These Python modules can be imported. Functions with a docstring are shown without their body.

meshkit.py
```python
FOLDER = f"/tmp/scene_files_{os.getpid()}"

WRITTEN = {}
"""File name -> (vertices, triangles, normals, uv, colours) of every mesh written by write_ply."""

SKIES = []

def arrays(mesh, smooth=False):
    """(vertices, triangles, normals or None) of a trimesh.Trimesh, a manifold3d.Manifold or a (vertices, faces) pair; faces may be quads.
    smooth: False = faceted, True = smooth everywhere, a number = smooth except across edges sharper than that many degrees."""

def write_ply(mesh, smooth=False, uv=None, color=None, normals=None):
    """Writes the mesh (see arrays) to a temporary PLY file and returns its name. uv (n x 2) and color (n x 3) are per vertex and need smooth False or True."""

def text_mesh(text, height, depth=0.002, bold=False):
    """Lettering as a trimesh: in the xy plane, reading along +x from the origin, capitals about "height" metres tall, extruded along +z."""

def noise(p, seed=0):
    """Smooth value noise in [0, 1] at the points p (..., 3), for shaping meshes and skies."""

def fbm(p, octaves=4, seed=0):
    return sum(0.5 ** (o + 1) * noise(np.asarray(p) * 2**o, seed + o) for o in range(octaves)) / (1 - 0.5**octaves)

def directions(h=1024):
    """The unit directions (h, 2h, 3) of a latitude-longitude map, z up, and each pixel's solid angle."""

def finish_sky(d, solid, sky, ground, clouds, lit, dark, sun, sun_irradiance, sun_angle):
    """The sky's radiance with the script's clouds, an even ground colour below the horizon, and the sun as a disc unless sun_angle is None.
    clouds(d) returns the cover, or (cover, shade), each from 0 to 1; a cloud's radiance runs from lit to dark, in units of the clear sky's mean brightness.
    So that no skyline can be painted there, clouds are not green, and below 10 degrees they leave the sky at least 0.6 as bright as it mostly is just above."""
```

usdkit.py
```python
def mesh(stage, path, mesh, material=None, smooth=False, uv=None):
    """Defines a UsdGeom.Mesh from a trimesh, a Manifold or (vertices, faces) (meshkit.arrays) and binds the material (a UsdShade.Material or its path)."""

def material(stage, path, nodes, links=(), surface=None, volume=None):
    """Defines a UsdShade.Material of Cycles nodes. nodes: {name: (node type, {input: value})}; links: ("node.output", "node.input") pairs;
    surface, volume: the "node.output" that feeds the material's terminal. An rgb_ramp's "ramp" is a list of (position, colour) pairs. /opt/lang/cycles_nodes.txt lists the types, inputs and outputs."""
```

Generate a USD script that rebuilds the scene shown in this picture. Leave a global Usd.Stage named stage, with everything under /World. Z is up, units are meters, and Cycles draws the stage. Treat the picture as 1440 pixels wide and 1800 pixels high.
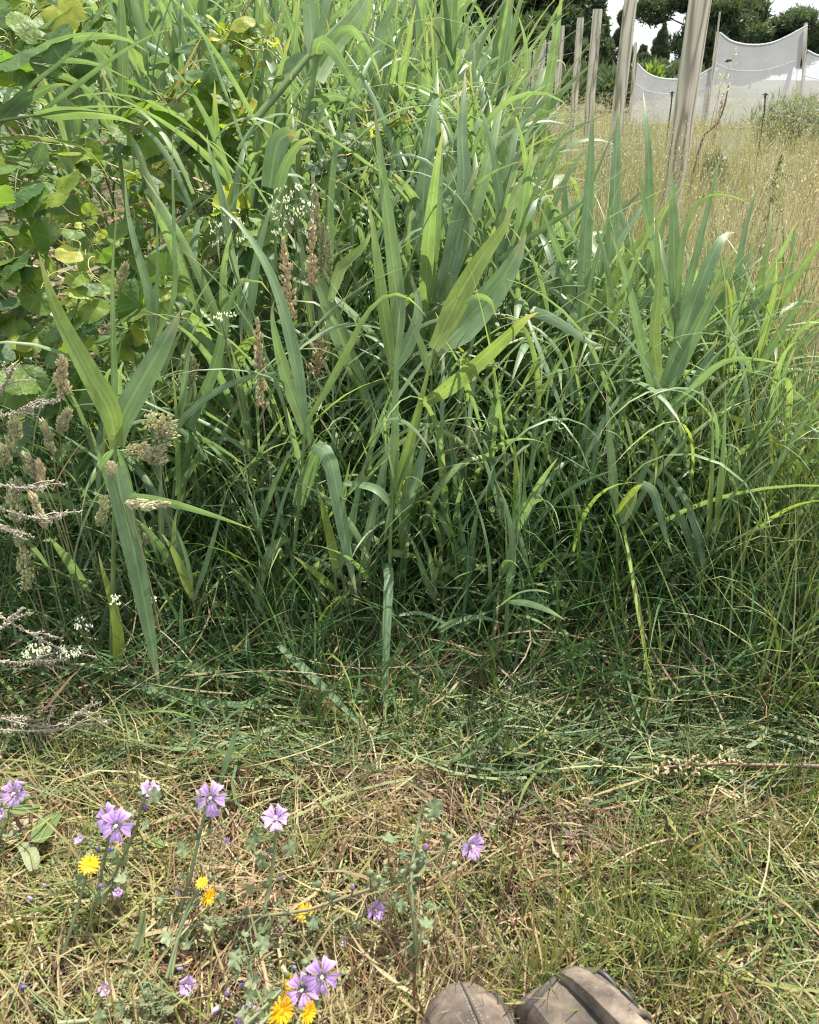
import math, numpy as np
from pxr import Usd, UsdGeom, UsdLux, UsdShade, Gf, Sdf, Vt
import usdkit, meshkit

T = Sdf.ValueTypeNames
rg = np.random.default_rng(11)
stage = Usd.Stage.CreateInMemory()
UsdGeom.SetStageUpAxis(stage, UsdGeom.Tokens.z)
UsdGeom.SetStageMetersPerUnit(stage, 1.0)
UsdGeom.Xform.Define(stage, '/World')
UsdGeom.Scope.Define(stage, '/World/Looks')

# ---------------------------------------------------------------- camera, sky, sun, exposure
EYE, PITCH, F = np.array([0, 0, .72]), math.radians(28), 1440.0
CP, SP = math.cos(PITCH), math.sin(PITCH)
cam = UsdGeom.Camera.Define(stage, '/World/camera')
cam.AddTranslateOp().Set(Gf.Vec3d(0, 0, .72))
cam.AddRotateXOp().Set(90 - 28)
cam.CreateHorizontalApertureAttr(26.0)
cam.CreateVerticalApertureAttr(32.5)
cam.CreateFocalLengthAttr(26.0)
cam.CreateClippingRangeAttr(Gf.Vec2f(.02, 500))
cam.CreateFStopAttr(14.0)
cam.CreateFocusDistanceAttr(1.35)
cam.CreateExposureAttr(1.05)

SUN_EL, SUN_ROT = math.radians(61), math.radians(38)      # towards the sun: high, ahead and to the right
sdir = np.array([math.sin(SUN_ROT) * math.cos(SUN_EL), math.cos(SUN_ROT) * math.cos(SUN_EL), math.sin(SUN_EL)])
usdkit.material(stage, '/World/Looks/sky_look', {
    'sky': ('sky_texture', {'sky_type': 'single_scattering', 'sun_disc': False, 'sun_elevation': SUN_EL, 'sun_rotation': SUN_ROT}),
    'tc': ('texture_coordinate', {}),
    'n': ('noise_texture', {'scale': 2.2, 'detail': 5.0, 'roughness': .55}),
    'r': ('rgb_ramp', {'ramp': [(0, (.55, .55, .55)), (.45, (.7, .7, .7)), (.62, (.95, .95, .95)), (1, (1, 1, 1))]}),
    'mx': ('mix', {'color2': (8.6, 9.0, 9.6)}),
    'bg': ('background_shader', {'strength': .085})},
    [('tc.generated', 'n.vector'), ('n.fac', 'r.fac'), ('r.color', 'mx.fac'), ('sky.color', 'mx.color1'), ('mx.color', 'bg.color')], surface='bg.background')
dome = UsdLux.DomeLight.Define(stage, '/World/sky')
UsdShade.MaterialBindingAPI.Apply(dome.GetPrim()).Bind(UsdShade.Material.Get(stage, '/World/Looks/sky_look'))
sun = UsdLux.DistantLight.Define(stage, '/World/sun')
sun.CreateIntensityAttr(1.25); sun.CreateAngleAttr(.8); sun.CreateColorAttr(Gf.Vec3f(1, .955, .87))
sun.GetPrim().CreateAttribute('inputs:normalize', T.Bool).Set(True)
zax = Gf.Vec3d(*map(float, sdir))
sun.AddTransformOp().Set(Gf.Matrix4d(Gf.Rotation(Gf.Vec3d(0, 0, 1), zax), Gf.Vec3d(0, 0, 20)))

# ---------------------------------------------------------------- helpers
def ray(px, py):
    x, u = (px - 720) / F, (900 - py) / F
    return np.array([x, CP + u * SP, -SP + u * CP])
def at(px, py, Y):
    d = ray(px, py)
    return EYE + d * (Y / d[1])
def on_ground(px, py, z=0.0):
    d = ray(px, py)
    return EYE + d * ((z - EYE[2]) / d[2])
def px_size(p):
    """metres per photograph pixel at the point p"""
    q = p - EYE
    return (q[1] * CP - q[2] * SP) / F
def nrm(v):
    return v / np.maximum(np.linalg.norm(v, axis=-1, keepdims=True), 1e-9)
def sstep(a, b, x):
    t = np.clip((x - a) / (b - a), 0, 1)
    return t * t * (3 - 2 * t)

used = {}
def numbered(parent, name):
    k = used[(parent, name)] = used.get((parent, name), -1) + 1
    return f'{parent}/{name}' + (f'_{k:03d}' if k else '')
def data(prim, **kw):
    for k, v in kw.items():
        if v: prim.SetCustomDataByKey(k, v)
def ops(x, loc=(0, 0, 0), rot=(0, 0, 0), sc=1.0):
    x.AddTranslateOp().Set(Gf.Vec3d(*map(float, loc)))
    x.AddRotateXYZOp().Set(Gf.Vec3f(*map(float, rot)))
    x.AddScaleOp().Set(Gf.Vec3f(sc, sc, sc))
def thing(name, label, category, loc=(0, 0, 0), rot=(0, 0, 0), sc=1.0, group=None):
    x = UsdGeom.Xform.Define(stage, numbered('/World', name))
    ops(x, loc, rot, sc)
    data(x.GetPrim(), label=label, category=category, group=group)
    return str(x.GetPath())
def xf(parent, name, label=None):
    x = UsdGeom.Xform.Define(stage, numbered(parent, name))
    data(x.GetPrim(), label=label)
    return str(x.GetPath())
def dup(src, name, label, category, loc, rot, sc, group):
    x = UsdGeom.Xform.Define(stage, numbered('/World', name))
    x.GetPrim().GetReferences().AddInternalReference(src)
    o = x.GetOrderedXformOps()
    o[0].Set(Gf.Vec3d(*map(float, loc))); o[1].Set(Gf.Vec3f(*map(float, rot))); o[2].Set(Gf.Vec3f(sc, sc, sc))
    data(x.GetPrim(), label=label, category=category, group=group)
    x.GetPrim().SetInstanceable(True)
def put(parent, name, geo, mat, rnd=None, **cd):
    """one Mesh prim; geo = dict(V, F, N?, st?, rnd?)"""
    V, Fa = np.asarray(geo['V'], np.float32), np.asarray(geo['F'], np.int32)
    m = UsdGeom.Mesh.Define(stage, numbered(parent or '/World', name))
    m.CreatePointsAttr(Vt.Vec3fArray.FromNumpy(np.ascontiguousarray(V)))
    m.CreateFaceVertexCountsAttr(Vt.IntArray.FromNumpy(np.full(len(Fa), 3, np.int32)))
    m.CreateFaceVertexIndicesAttr(Vt.IntArray.FromNumpy(np.ascontiguousarray(Fa.ravel())))
    m.CreateSubdivisionSchemeAttr('none')
    if geo.get('N') is not None:
        m.CreateNormalsAttr(Vt.Vec3fArray.FromNumpy(np.ascontiguousarray(geo['N'], np.float32)))
        m.SetNormalsInterpolation('vertex')
    pv = UsdGeom.PrimvarsAPI(m)
    if geo.get('st') is not None:
        pv.CreatePrimvar('st', T.TexCoord2fArray, 'vertex').Set(Vt.Vec2fArray.FromNumpy(np.ascontiguousarray(geo['st'], np.float32)))
    r = geo.get('rnd') if rnd is None else np.full(len(V), rnd)
    if r is not None:
        pv.CreatePrimvar('rnd', T.FloatArray, 'vertex').Set(Vt.FloatArray.FromNumpy(np.ascontiguousarray(r, np.float32)))
    UsdShade.MaterialBindingAPI.Apply(m.GetPrim()).Bind(M[mat])
    data(m.GetPrim(), **cd)
    return str(m.GetPath())
def cat(geos):
    out, n = {}, 0
    Fs = []
    for g in geos:
        Fs.append(np.asarray(g['F']) + n); n += len(g['V'])
    for k in ('V', 'N', 'st', 'rnd'):
        if all(g.get(k) is not None for g in geos): out[k] = np.concatenate([g[k] for g in geos])
    out['F'] = np.concatenate(Fs)
    return out
def vnormals(V, Fa):
    n = np.zeros_like(V); c = np.cross(V[Fa[:, 1]] - V[Fa[:, 0]], V[Fa[:, 2]] - V[Fa[:, 0]])
    for k in range(3): np.add.at(n, Fa[:, k], c)
    return nrm(n)
def ribbons(C, side, hw, fold=0.0, rnd=None):
    """N blades along centre lines C (N,S,3), unit side vectors, half widths hw (N,S); fold sinks the midrib (3 verts across)"""
    N, S, _ = C.shape
    Tn = np.gradient(C, axis=1)
    nor = nrm(np.cross(side, nrm(Tn)))
    three = np.any(np.asarray(fold) != 0)
    offs = [-1, 0, 1] if three else [-1, 1]
    K = len(offs)
    V = np.stack([C + side * (o * hw)[..., None] + (nor * (hw * (np.reshape(fold, (-1, 1)) * (abs(o) if three else 0)))[..., None]) for o in offs], 2)   # N,S,K,3
    V = V.reshape(-1, 3)
    idx = np.arange(N * S * K).reshape(N, S, K)
    a, b, c, d = idx[:, :-1, :-1], idx[:, :-1, 1:], idx[:, 1:, 1:], idx[:, 1:, :-1]
    Fa = np.concatenate([np.stack([a, b, c], -1).reshape(-1, 3), np.stack([a, c, d], -1).reshape(-1, 3)])
    st = np.empty((N, S, K, 2)); st[..., 0] = np.linspace(0, 1, K); st[..., 1] = np.linspace(0, 1, S)[None, :, None]
    g = dict(V=V, F=Fa, st=st.reshape(-1, 2))
    g['N'] = vnormals(V, Fa) if three else np.repeat(nor[:, :, None], K, 2).reshape(-1, 3)
    if rnd is not None: g['rnd'] = np.repeat(np.asarray(rnd), S * K)
    return g
def curves(base, az, lean, curl, L, S, azc=0.0, power=1.3):
    """centre lines and side vectors of N blades growing from base"""
    base = np.asarray(base, float); N = len(base)
    s = np.linspace(0, 1, S)[None]
    th = np.reshape(lean, (-1, 1)) + np.reshape(curl, (-1, 1)) * s ** power
    a = np.reshape(az, (-1, 1)) + np.reshape(azc, (-1, 1)) * s
    d = np.stack([np.sin(th) * np.cos(a), np.sin(th) * np.sin(a), np.cos(th) + 0 * a], -1)
    step = np.reshape(L, (-1, 1, 1)) / (S - 1)
    C = np.concatenate([np.zeros((N, 1, 3)), np.cumsum((d[:, :-1] + d[:, 1:]) / 2 * step, 1)], 1) + base[:, None]
    side = np.stack([-np.sin(a), np.cos(a), 0 * a], -1)
    return C, side, d
def twist(side, d, ang):
    """turns side about d"""
    ang = np.asarray(ang)
    while ang.ndim < 2: ang = ang[..., None]
    b = np.cross(d, side)
    return side * np.cos(ang)[..., None] + b * np.sin(ang)[..., None]
def taper(s, w0=.5, p=2.2):
    return (w0 + (1 - w0) * sstep(0, .28, s)) * (1 - s ** p) + .004
def grass(base, az, lean, curl, L, W, S=5, azc=0.0, tw=0.0, rnd=None, fold=0.0, w0=.6, p=1.8):
    C, side, d = curves(base, az, lean, curl, L, S, azc)
    side = twist(side, d, np.broadcast_to(np.reshape(tw, (-1, 1)), (len(C), S)))
    hw = np.reshape(W, (-1, 1)) * taper(np.linspace(0, 1, S), w0, p)[None] / 2
    return ribbons(C, side, hw, fold, rnd)
def spline(P, n):
    """Catmull-Rom through the points P, n samples even in length"""
    P = np.asarray(P, float)
    if len(P) == 2: return P[0] + (P[1] - P[0]) * np.linspace(0, 1, n)[:, None]
    Q = np.vstack([2 * P[0] - P[1], P, 2 * P[-1] - P[-2]])
    out = []
    for i in range(1, len(Q) - 2):
        t = np.linspace(0, 1, 12, endpoint=False)[:, None]
        a, b, c, d = Q[i - 1:i + 3]
        out.append(.5 * (2 * b + (c - a) * t + (2 * a - 5 * b + 4 * c - d) * t ** 2 + (3 * b - a - 3 * c + d) * t ** 3))
    R = np.vstack(out + [P[-1:]])
    l = np.r_[0, np.cumsum(np.linalg.norm(np.diff(R[:, :3], axis=0), axis=1))]
    x = np.linspace(0, l[-1], n)
    return np.stack([np.interp(x, l, R[:, k]) for k in range(R.shape[1])], 1)
def tube(P, r, k=6, rnd=None):
    P = np.asarray(P, float); n = len(P)
    r = np.broadcast_to(np.asarray(r, float), (n,))
    t = nrm(np.gradient(P, axis=0))
    ref = np.array([0, 0, 1.]) if abs(t[:, 2]).mean() < .8 else np.array([1., 0, 0])
    u = nrm(np.cross(t, ref)); v = np.cross(t, u)
    a = np.linspace(0, 2 * np.pi, k, endpoint=False)
    N = u[:, None] * np.cos(a)[None, :, None] + v[:, None] * np.sin(a)[None, :, None]
    V = (P[:, None] + N * r[:, None, None]).reshape(-1, 3)
    i = np.arange(n * k).reshape(n, k); j = np.roll(i, -1, 1)
    Fa = np.concatenate([np.stack([i[:-1], j[:-1], j[1:]], -1).reshape(-1, 3), np.stack([i[:-1], j[1:], i[1:]], -1).reshape(-1, 3)])
    V = np.vstack([V, P[:1], P[-1:]])
    Fa = np.vstack([Fa, np.stack([j[0], i[0], np.full(k, n * k)], -1), np.stack([i[-1], j[-1], np.full(k, n * k + 1)], -1)])
    st = np.stack([np.tile(np.arange(k) / k, n), np.repeat(np.linspace(0, 1, n), k)], 1)
    g = dict(V=V, F=Fa, N=np.vstack([N.reshape(-1, 3), -t[:1], t[-1:]]), st=np.vstack([st, [[0, 0], [0, 1]]]))
    if rnd is not None: g['rnd'] = np.full(len(V), rnd)
    return g
OCT_V = np.array([[0, 0, 1.2], [.5, 0, 0], [0, .5, 0], [-.5, 0, 0], [0, -.5, 0], [0, 0, -.8]])
OCT_F = np.array([[0, 1, 2], [0, 2, 3], [0, 3, 4], [0, 4, 1], [5, 2, 1], [5, 3, 2], [5, 4, 3], [5, 1, 4]])
def seeds(P, D, size, rnd=None):
    """octahedral spikelets at P pointing along D"""
    P, D = np.asarray(P, float), nrm(np.asarray(D, float)); n = len(P)
    h = nrm(np.cross(D, np.array([.37, .51, .78]))); k = np.cross(D, h)
    B = np.stack([h, k, D], 1)
    V = (np.einsum('vj,njk->nvk', OCT_V, B) * np.reshape(size, (-1, 1, 1)) + P[:, None]).reshape(-1, 3)
    Fa = (OCT_F[None] + (np.arange(n) * 6)[:, None, None]).reshape(-1, 3)
    g = dict(V=V, F=Fa)
    g['rnd'] = np.repeat(rg.random(n) if rnd is None else np.broadcast_to(rnd, (n,)), 6)
    return g
def unit(n, g=None):
    return nrm((g or rg).normal(size=(n, 3)))
def hgt(x, y):
    """height of the ground"""
    p = np.stack([np.asarray(x, float), np.asarray(y, float), np.zeros_like(np.asarray(x, float))], -1)
    return .025 * (meshkit.fbm(p * 3.1, 3, 4) - .5) + .012 * (meshkit.fbm(p * 14., 2, 9) - .5) + .25 * (meshkit.fbm(p * .11, 2, 3) - .5) * sstep(3, 12, np.hypot(p[..., 0], p[..., 1]))
def pnoise(x, y, sc, seed):
    p = np.stack([np.asarray(x, float) * sc, np.asarray(y, float) * sc, np.zeros_like(np.asarray(x, float)) + .5], -1)
    return meshkit.fbm(p, 3, seed)

# ---------------------------------------------------------------- materials
M = {}
def mat(name, nodes, links, surface):
    M[name] = usdkit.material(stage, f'/World/Looks/{name}', nodes, links, surface=surface)
def leafy(name, ramp, trans=.3, rough=.45, stripes=0.0, rib=0.0, spec=.5, tip=None, rnd='rnd', tcol=1.6, spots=0.0, vein=0.0, tb=.45):
    """leaf: colour from the per-piece value, fine length-wise striping, midrib, translucency"""
    n = {'at': ('attribute', {'attribute': rnd}), 'ramp': ('rgb_ramp', {'ramp': ramp}), 'uv': ('attribute', {'attribute': 'st'}), 'sx': ('separate_xyz', {}),
         'geo': ('geometry', {}), 'nz': ('noise_texture', {'scale': 28.0, 'detail': 3.0}), 'nr': ('map_range', {'from_min': .3, 'from_max': .7, 'to_min': .78, 'to_max': 1.22}),
         'm0': ('mix', {'mix_type': 'multiply', 'fac': 1.0}), 'p': ('principled_bsdf', {'roughness': rough, 'specular_ior_level': spec}), 'tr': ('translucent_bsdf', {}),
         'tc': ('mix', {'mix_type': 'multiply', 'fac': 1.0, 'color2': (tcol * 1.05, tcol * 1.05, tcol * tb)}), 'mc': ('mix_closure', {'fac': trans})}
    l = [('at.fac', 'ramp.fac'), ('uv.vector', 'sx.vector'), ('geo.position', 'nz.vector'), ('nz.fac', 'nr.value'), ('ramp.color', 'm0.color1'), ('nr.result', 'm0.color2')]
    c = 'm0.color'
    if stripes:
        n |= {'sc': ('vector_math', {'math_type': 'multiply', 'vector2': (26.0, 1.2, 1.0)}), 'sn': ('noise_texture', {'scale': 1.0, 'detail': 2.0}),
              'sr': ('map_range', {'from_min': .3, 'from_max': .7, 'to_min': 1 - stripes, 'to_max': 1 + stripes}), 'm1': ('mix', {'mix_type': 'multiply', 'fac': 1.0})}
        l += [('uv.vector', 'sc.vector1'), ('sc.vector', 'sn.vector'), ('sn.fac', 'sr.value'), (c, 'm1.color1'), ('sr.result', 'm1.color2')]; c = 'm1.color'
    if rib:
        n |= {'d': ('math', {'math_type': 'subtract', 'value2': .5}), 'ab': ('math', {'math_type': 'absolute'}), 'rr': ('map_range', {'from_min': .03, 'from_max': .09, 'to_min': rib, 'to_max': 0.0, 'clamp': True}), 'm2': ('mix', {'color2': tuple(min(1, x * 2.2) for x in ramp[len(ramp) // 2][1])})}
        l += [('sx.x', 'd.value1'), ('d.value', 'ab.value1'), ('ab.value', 'rr.value'), ('rr.result', 'm2.fac'), (c, 'm2.color1')]; c = 'm2.color'
    if vein:
        n |= {'vx': ('math', {'math_type': 'subtract', 'value2': .5}), 'vy': ('math', {'math_type': 'subtract', 'value2': .12}), 'an': ('math', {'math_type': 'arctan2'}), 'k': ('math', {'math_type': 'multiply', 'value2': 3.6}), 'si': ('math', {'math_type': 'sine'}), 'va': ('math', {'math_type': 'absolute'}),
              'vr': ('map_range', {'from_min': .02, 'from_max': .13, 'to_min': vein, 'to_max': 0.0, 'clamp': True}), 'm3': ('mix', {'color2': tuple(min(1, x * 2.6) for x in ramp[len(ramp) // 2][1])}),
              'bl': ('noise_texture', {'scale': 130.0, 'detail': 1.0}), 'bp': ('bump', {'strength': .7, 'distance': .003})}
        l += [('sx.x', 'vx.value1'), ('sx.y', 'vy.value1'), ('vx.value', 'an.value1'), ('vy.value', 'an.value2'), ('an.value', 'k.value1'), ('k.value', 'si.value1'), ('si.value', 'va.value1'), ('va.value', 'vr.value'), ('vr.result', 'm3.fac'), (c, 'm3.color1'), ('geo.position', 'bl.vector'), ('bl.fac', 'bp.height'), ('bp.normal', 'p.normal')]; c = 'm3.color'
    if tip:
        n |= {'tp': ('map_range', {'from_min': .8, 'from_max': 1.0, 'to_min': 0.0, 'to_max': .8, 'clamp': True}), 'm4': ('mix', {'color2': tip})}
        l += [('sx.y', 'tp.value'), ('tp.result', 'm4.fac'), (c, 'm4.color1')]; c = 'm4.color'
    if spots:
        n |= {'sp': ('noise_texture', {'scale': 160.0, 'detail': 2.0}), 'spr': ('map_range', {'from_min': .66, 'from_max': .74, 'to_min': 0.0, 'to_max': spots, 'clamp': True}), 'm5': ('mix', {'color2': (.16, .11, .04)})}
        l += [('geo.position', 'sp.vector'), ('sp.fac', 'spr.value'), ('spr.result', 'm5.fac'), (c, 'm5.color1')]; c = 'm5.color'
    l += [(c, 'p.base_color'), (c, 'tc.color1'), ('tc.color', 'tr.color'), ('p.BSDF', 'mc.closure1'), ('tr.BSDF', 'mc.closure2')]
    mat(name, n, l, 'mc.closure')
leafy('reed_leaf', [(0, (.12, .19, .10)), (.35, (.155, .235, .115)), (.6, (.18, .255, .10)), (.85, (.2, .275, .07)), (1, (.25, .29, .05))], .38, .45, .18, .22, .38, (.36, .3, .16), tcol=1.5, spots=.7, tb=.58)
leafy('reed_stem', [(0, (.12, .19, .07)), (1, (.2, .26, .08))], .1, .45, .12)
leafy('dead_leaf', [(0, (.3, .24, .15)), (.5, (.4, .31, .19)), (1, (.34, .2, .12))], .2, .6, .2)
leafy('mown', [(0, (.04, .08, .026)), (.22, (.07, .12, .035)), (.36, (.135, .18, .042)), (.5, (.23, .225, .06)), (.62, (.29, .24, .115)), (.8, (.35, .27, .15)), (.9, (.24, .135, .07)), (1, (.11, .06, .04))], .2, .55, 0.0, tcol=1.3)
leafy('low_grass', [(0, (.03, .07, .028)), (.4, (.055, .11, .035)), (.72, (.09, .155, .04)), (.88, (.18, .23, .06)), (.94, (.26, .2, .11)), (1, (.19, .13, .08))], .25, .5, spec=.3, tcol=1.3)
leafy('field_grass', [(0, (.10, .16, .04)), (.25, (.18, .24, .07)), (.45, (.31, .32, .13)), (.7, (.42, .375, .25)), (.88, (.52, .47, .35)), (.95, (.25, .16, .11)), (1, (.2, .12, .085))], .22, .6, tcol=1.25)
leafy('vine_leaf', [(0, (.05, .10, .045)), (.3, (.08, .145, .045)), (.55, (.13, .2, .04)), (.78, (.21, .27, .04)), (1, (.36, .36, .07))], .42, .52, spec=.35, vein=.3, tcol=1.9)
leafy('herb_leaf', [(0, (.06, .12, .04)), (.5, (.1, .17, .06)), (1, (.17, .22, .08))], .3, .7, spec=.2)
leafy('mallow_leaf', [(0, (.12, .17, .08)), (.5, (.18, .23, .12)), (1, (.27, .3, .17))], .3, .6)
leafy('pine_needle', [(0, (.035, .06, .03)), (.5, (.065, .10, .045)), (1, (.12, .155, .06))], .25, .55)
leafy('bush_leaf', [(0, (.1, .13, .08)), (.5, (.17, .2, .12)), (1, (.26, .28, .18))], .25, .55)
leafy('seed_head', [(0, (.32, .34, .18)), (.4, (.52, .49, .29)), (.75, (.6, .5, .33)), (1, (.5, .37, .24))], .25, .7, tcol=1.3)
leafy('dry_spike', [(0, (.26, .22, .16)), (.5, (.38, .33, .25)), (1, (.5, .46, .37))], .1, .8)
leafy('white_petal', [(0, (.7, .72, .6)), (1, (.85, .85, .8))], .2, .6)
leafy('straw_spikelet', [(0, (.5, .46, .27)), (.6, (.66, .62, .42)), (1, (.78, .75, .6))], .3, .55, tcol=1.15)
leafy('yellow_petal', [(0, (.80, .42, .008)), (.6, (.88, .55, .01)), (1, (.9, .62, .02))], .25, .5, tcol=1.0)
leafy('green_stalk', [(0, (.11, .16, .06)), (.6, (.2, .22, .11)), (1, (.28, .2, .12))], .05, .6)
leafy('vine_stem', [(0, (.13, .16, .04)), (.5, (.2, .2, .05)), (1, (.17, .1, .06))], .05, .5)
leafy('tendril', [(0, (.4, .42, .08)), (1, (.5, .36, .1))], .1, .5)
def stripepetal(name, a, b):
    mat(name, {'uv': ('attribute', {'attribute': 'st'}), 'sx': ('separate_xyz', {}), 'm': ('math', {'math_type': 'multiply', 'value2': 15.7}), 'c': ('math', {'math_type': 'cosine'}), 'mr': ('map_range', {'from_min': .35, 'from_max': .95, 'to_min': 0.0, 'to_max': 1.0, 'clamp': True}),
               'f': ('map_range', {'from_min': .5, 'from_max': 1.0, 'to_min': .9, 'to_max': 0.0, 'clamp': True}), 'mm': ('math', {'math_type': 'multiply'}), 'x': ('mix', {'color1': a, 'color2': b}), 'p': ('principled_bsdf', {'roughness': .55}), 't': ('translucent_bsdf', {}), 'mc': ('mix_closure', {'fac': .35})},
        [('uv.vector', 'sx.vector'), ('sx.x', 'm.value1'), ('m.value', 'c.value1'), ('c.value', 'mr.value'), ('sx.y', 'f.value'), ('mr.result', 'mm.value1'), ('f.result', 'mm.value2'), ('mm.value', 'x.fac'), ('x.color', 'p.base_color'), ('x.color', 't.color'), ('p.BSDF', 'mc.closure1'), ('t.BSDF', 'mc.closure2')], 'mc.closure')
stripepetal('mallow_petal', (.60, .40, .74), (.30, .11, .44))
stripepetal('mallow_old', (.30, .26, .70), (.16, .10, .45))
mat('soil', {'g': ('geometry', {}), 'n': ('noise_texture', {'scale': 35.0, 'detail': 8.0, 'roughness': .65}), 'r': ('rgb_ramp', {'ramp': [(0, (.02, .016, .01)), (.45, (.05, .04, .024)), (.6, (.11, .085, .05)), (1, (.19, .15, .09))]}),
             'n2': ('noise_texture', {'scale': .7, 'detail': 4.0}), 'r2': ('rgb_ramp', {'ramp': [(.4, (0, 0, 0)), (.6, (1, 1, 1))]}), 'm': ('mix', {'color2': (.1, .13, .045)}), 'h': ('math', {'math_type': 'multiply', 'value2': .5}), 'b': ('bump', {'strength': .8, 'distance': .02}), 'p': ('principled_bsdf', {'roughness': .95})},
    [('g.position', 'n.vector'), ('n.fac', 'r.fac'), ('g.position', 'n2.vector'), ('n2.fac', 'r2.fac'), ('r2.color', 'h.value1'), ('h.value', 'm.fac'), ('r.color', 'm.color1'), ('m.color', 'p.base_color'), ('n.fac', 'b.height'), ('b.normal', 'p.normal')], 'p.BSDF')
mat('post_wood', {'tc': ('texture_coordinate', {}), 'oi': ('object_info', {}), 'w': ('mapping', {'scale': (1.0, 1.0, .17)}), 'dn': ('noise_texture', {'scale': 14.0, 'detail': 2.0}), 'wv': ('wave_texture', {'wave_type': 'bands', 'bands_direction': 'x', 'scale': 10.0, 'distortion': 9.0, 'detail': 2.0, 'detail_scale': 1.4}),
                  'r': ('rgb_ramp', {'ramp': [(0, (.18, .135, .09)), (.2, (.37, .31, .22)), (.55, (.53, .46, .35)), (1, (.6, .53, .41))]}), 'f': ('mapping', {'scale': (220.0, 220.0, 3.0)}), 'fn': ('noise_texture', {'scale': 1.0, 'detail': 3.0}), 'fr': ('map_range', {'from_min': .3, 'from_max': .7, 'to_min': .72, 'to_max': 1.15}), 'm': ('mix', {'mix_type': 'multiply', 'fac': 1.0}),
                  'bn': ('noise_texture', {'scale': 3.0, 'detail': 2.0}), 'br': ('map_range', {'from_min': .35, 'from_max': .65, 'to_min': 0.0, 'to_max': .45, 'clamp': True}), 'm2': ('mix', {'color2': (.36, .37, .3)}), 'b': ('bump', {'strength': .5, 'distance': .004}), 'p': ('principled_bsdf', {'roughness': .8})},
    [('tc.object', 'w.vector'), ('w.vector', 'wv.vector'), ('wv.fac', 'r.fac'), ('tc.object', 'f.vector'), ('f.vector', 'fn.vector'), ('fn.fac', 'fr.value'), ('r.color', 'm.color1'), ('fr.result', 'm.color2'), ('tc.object', 'bn.vector'), ('bn.fac', 'br.value'), ('br.result', 'm2.fac'), ('m.color', 'm2.color1'), ('m2.color', 'p.base_color'), ('fn.fac', 'b.height'), ('b.normal', 'p.normal')], 'p.BSDF')
mat('net_cloth', {'g': ('geometry', {}), 'n': ('noise_texture', {'scale': 3.0, 'detail': 3.0}), 'r': ('rgb_ramp', {'ramp': [(.3, (.48, .48, .49)), (.7, (.55, .55, .55))]}), 'd': ('diffuse_bsdf', {}), 't': ('translucent_bsdf', {}), 'm1': ('mix_closure', {'fac': .45}), 'tr': ('transparent_bsdf', {}), 'm2': ('mix_closure', {'fac': .34})},
    [('g.position', 'n.vector'), ('n.fac', 'r.fac'), ('r.color', 'd.color'), ('r.color', 't.color'), ('d.BSDF', 'm1.closure1'), ('t.BSDF', 'm1.closure2'), ('m1.closure', 'm2.closure1'), ('tr.BSDF', 'm2.closure2')], 'm2.closure')
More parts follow.
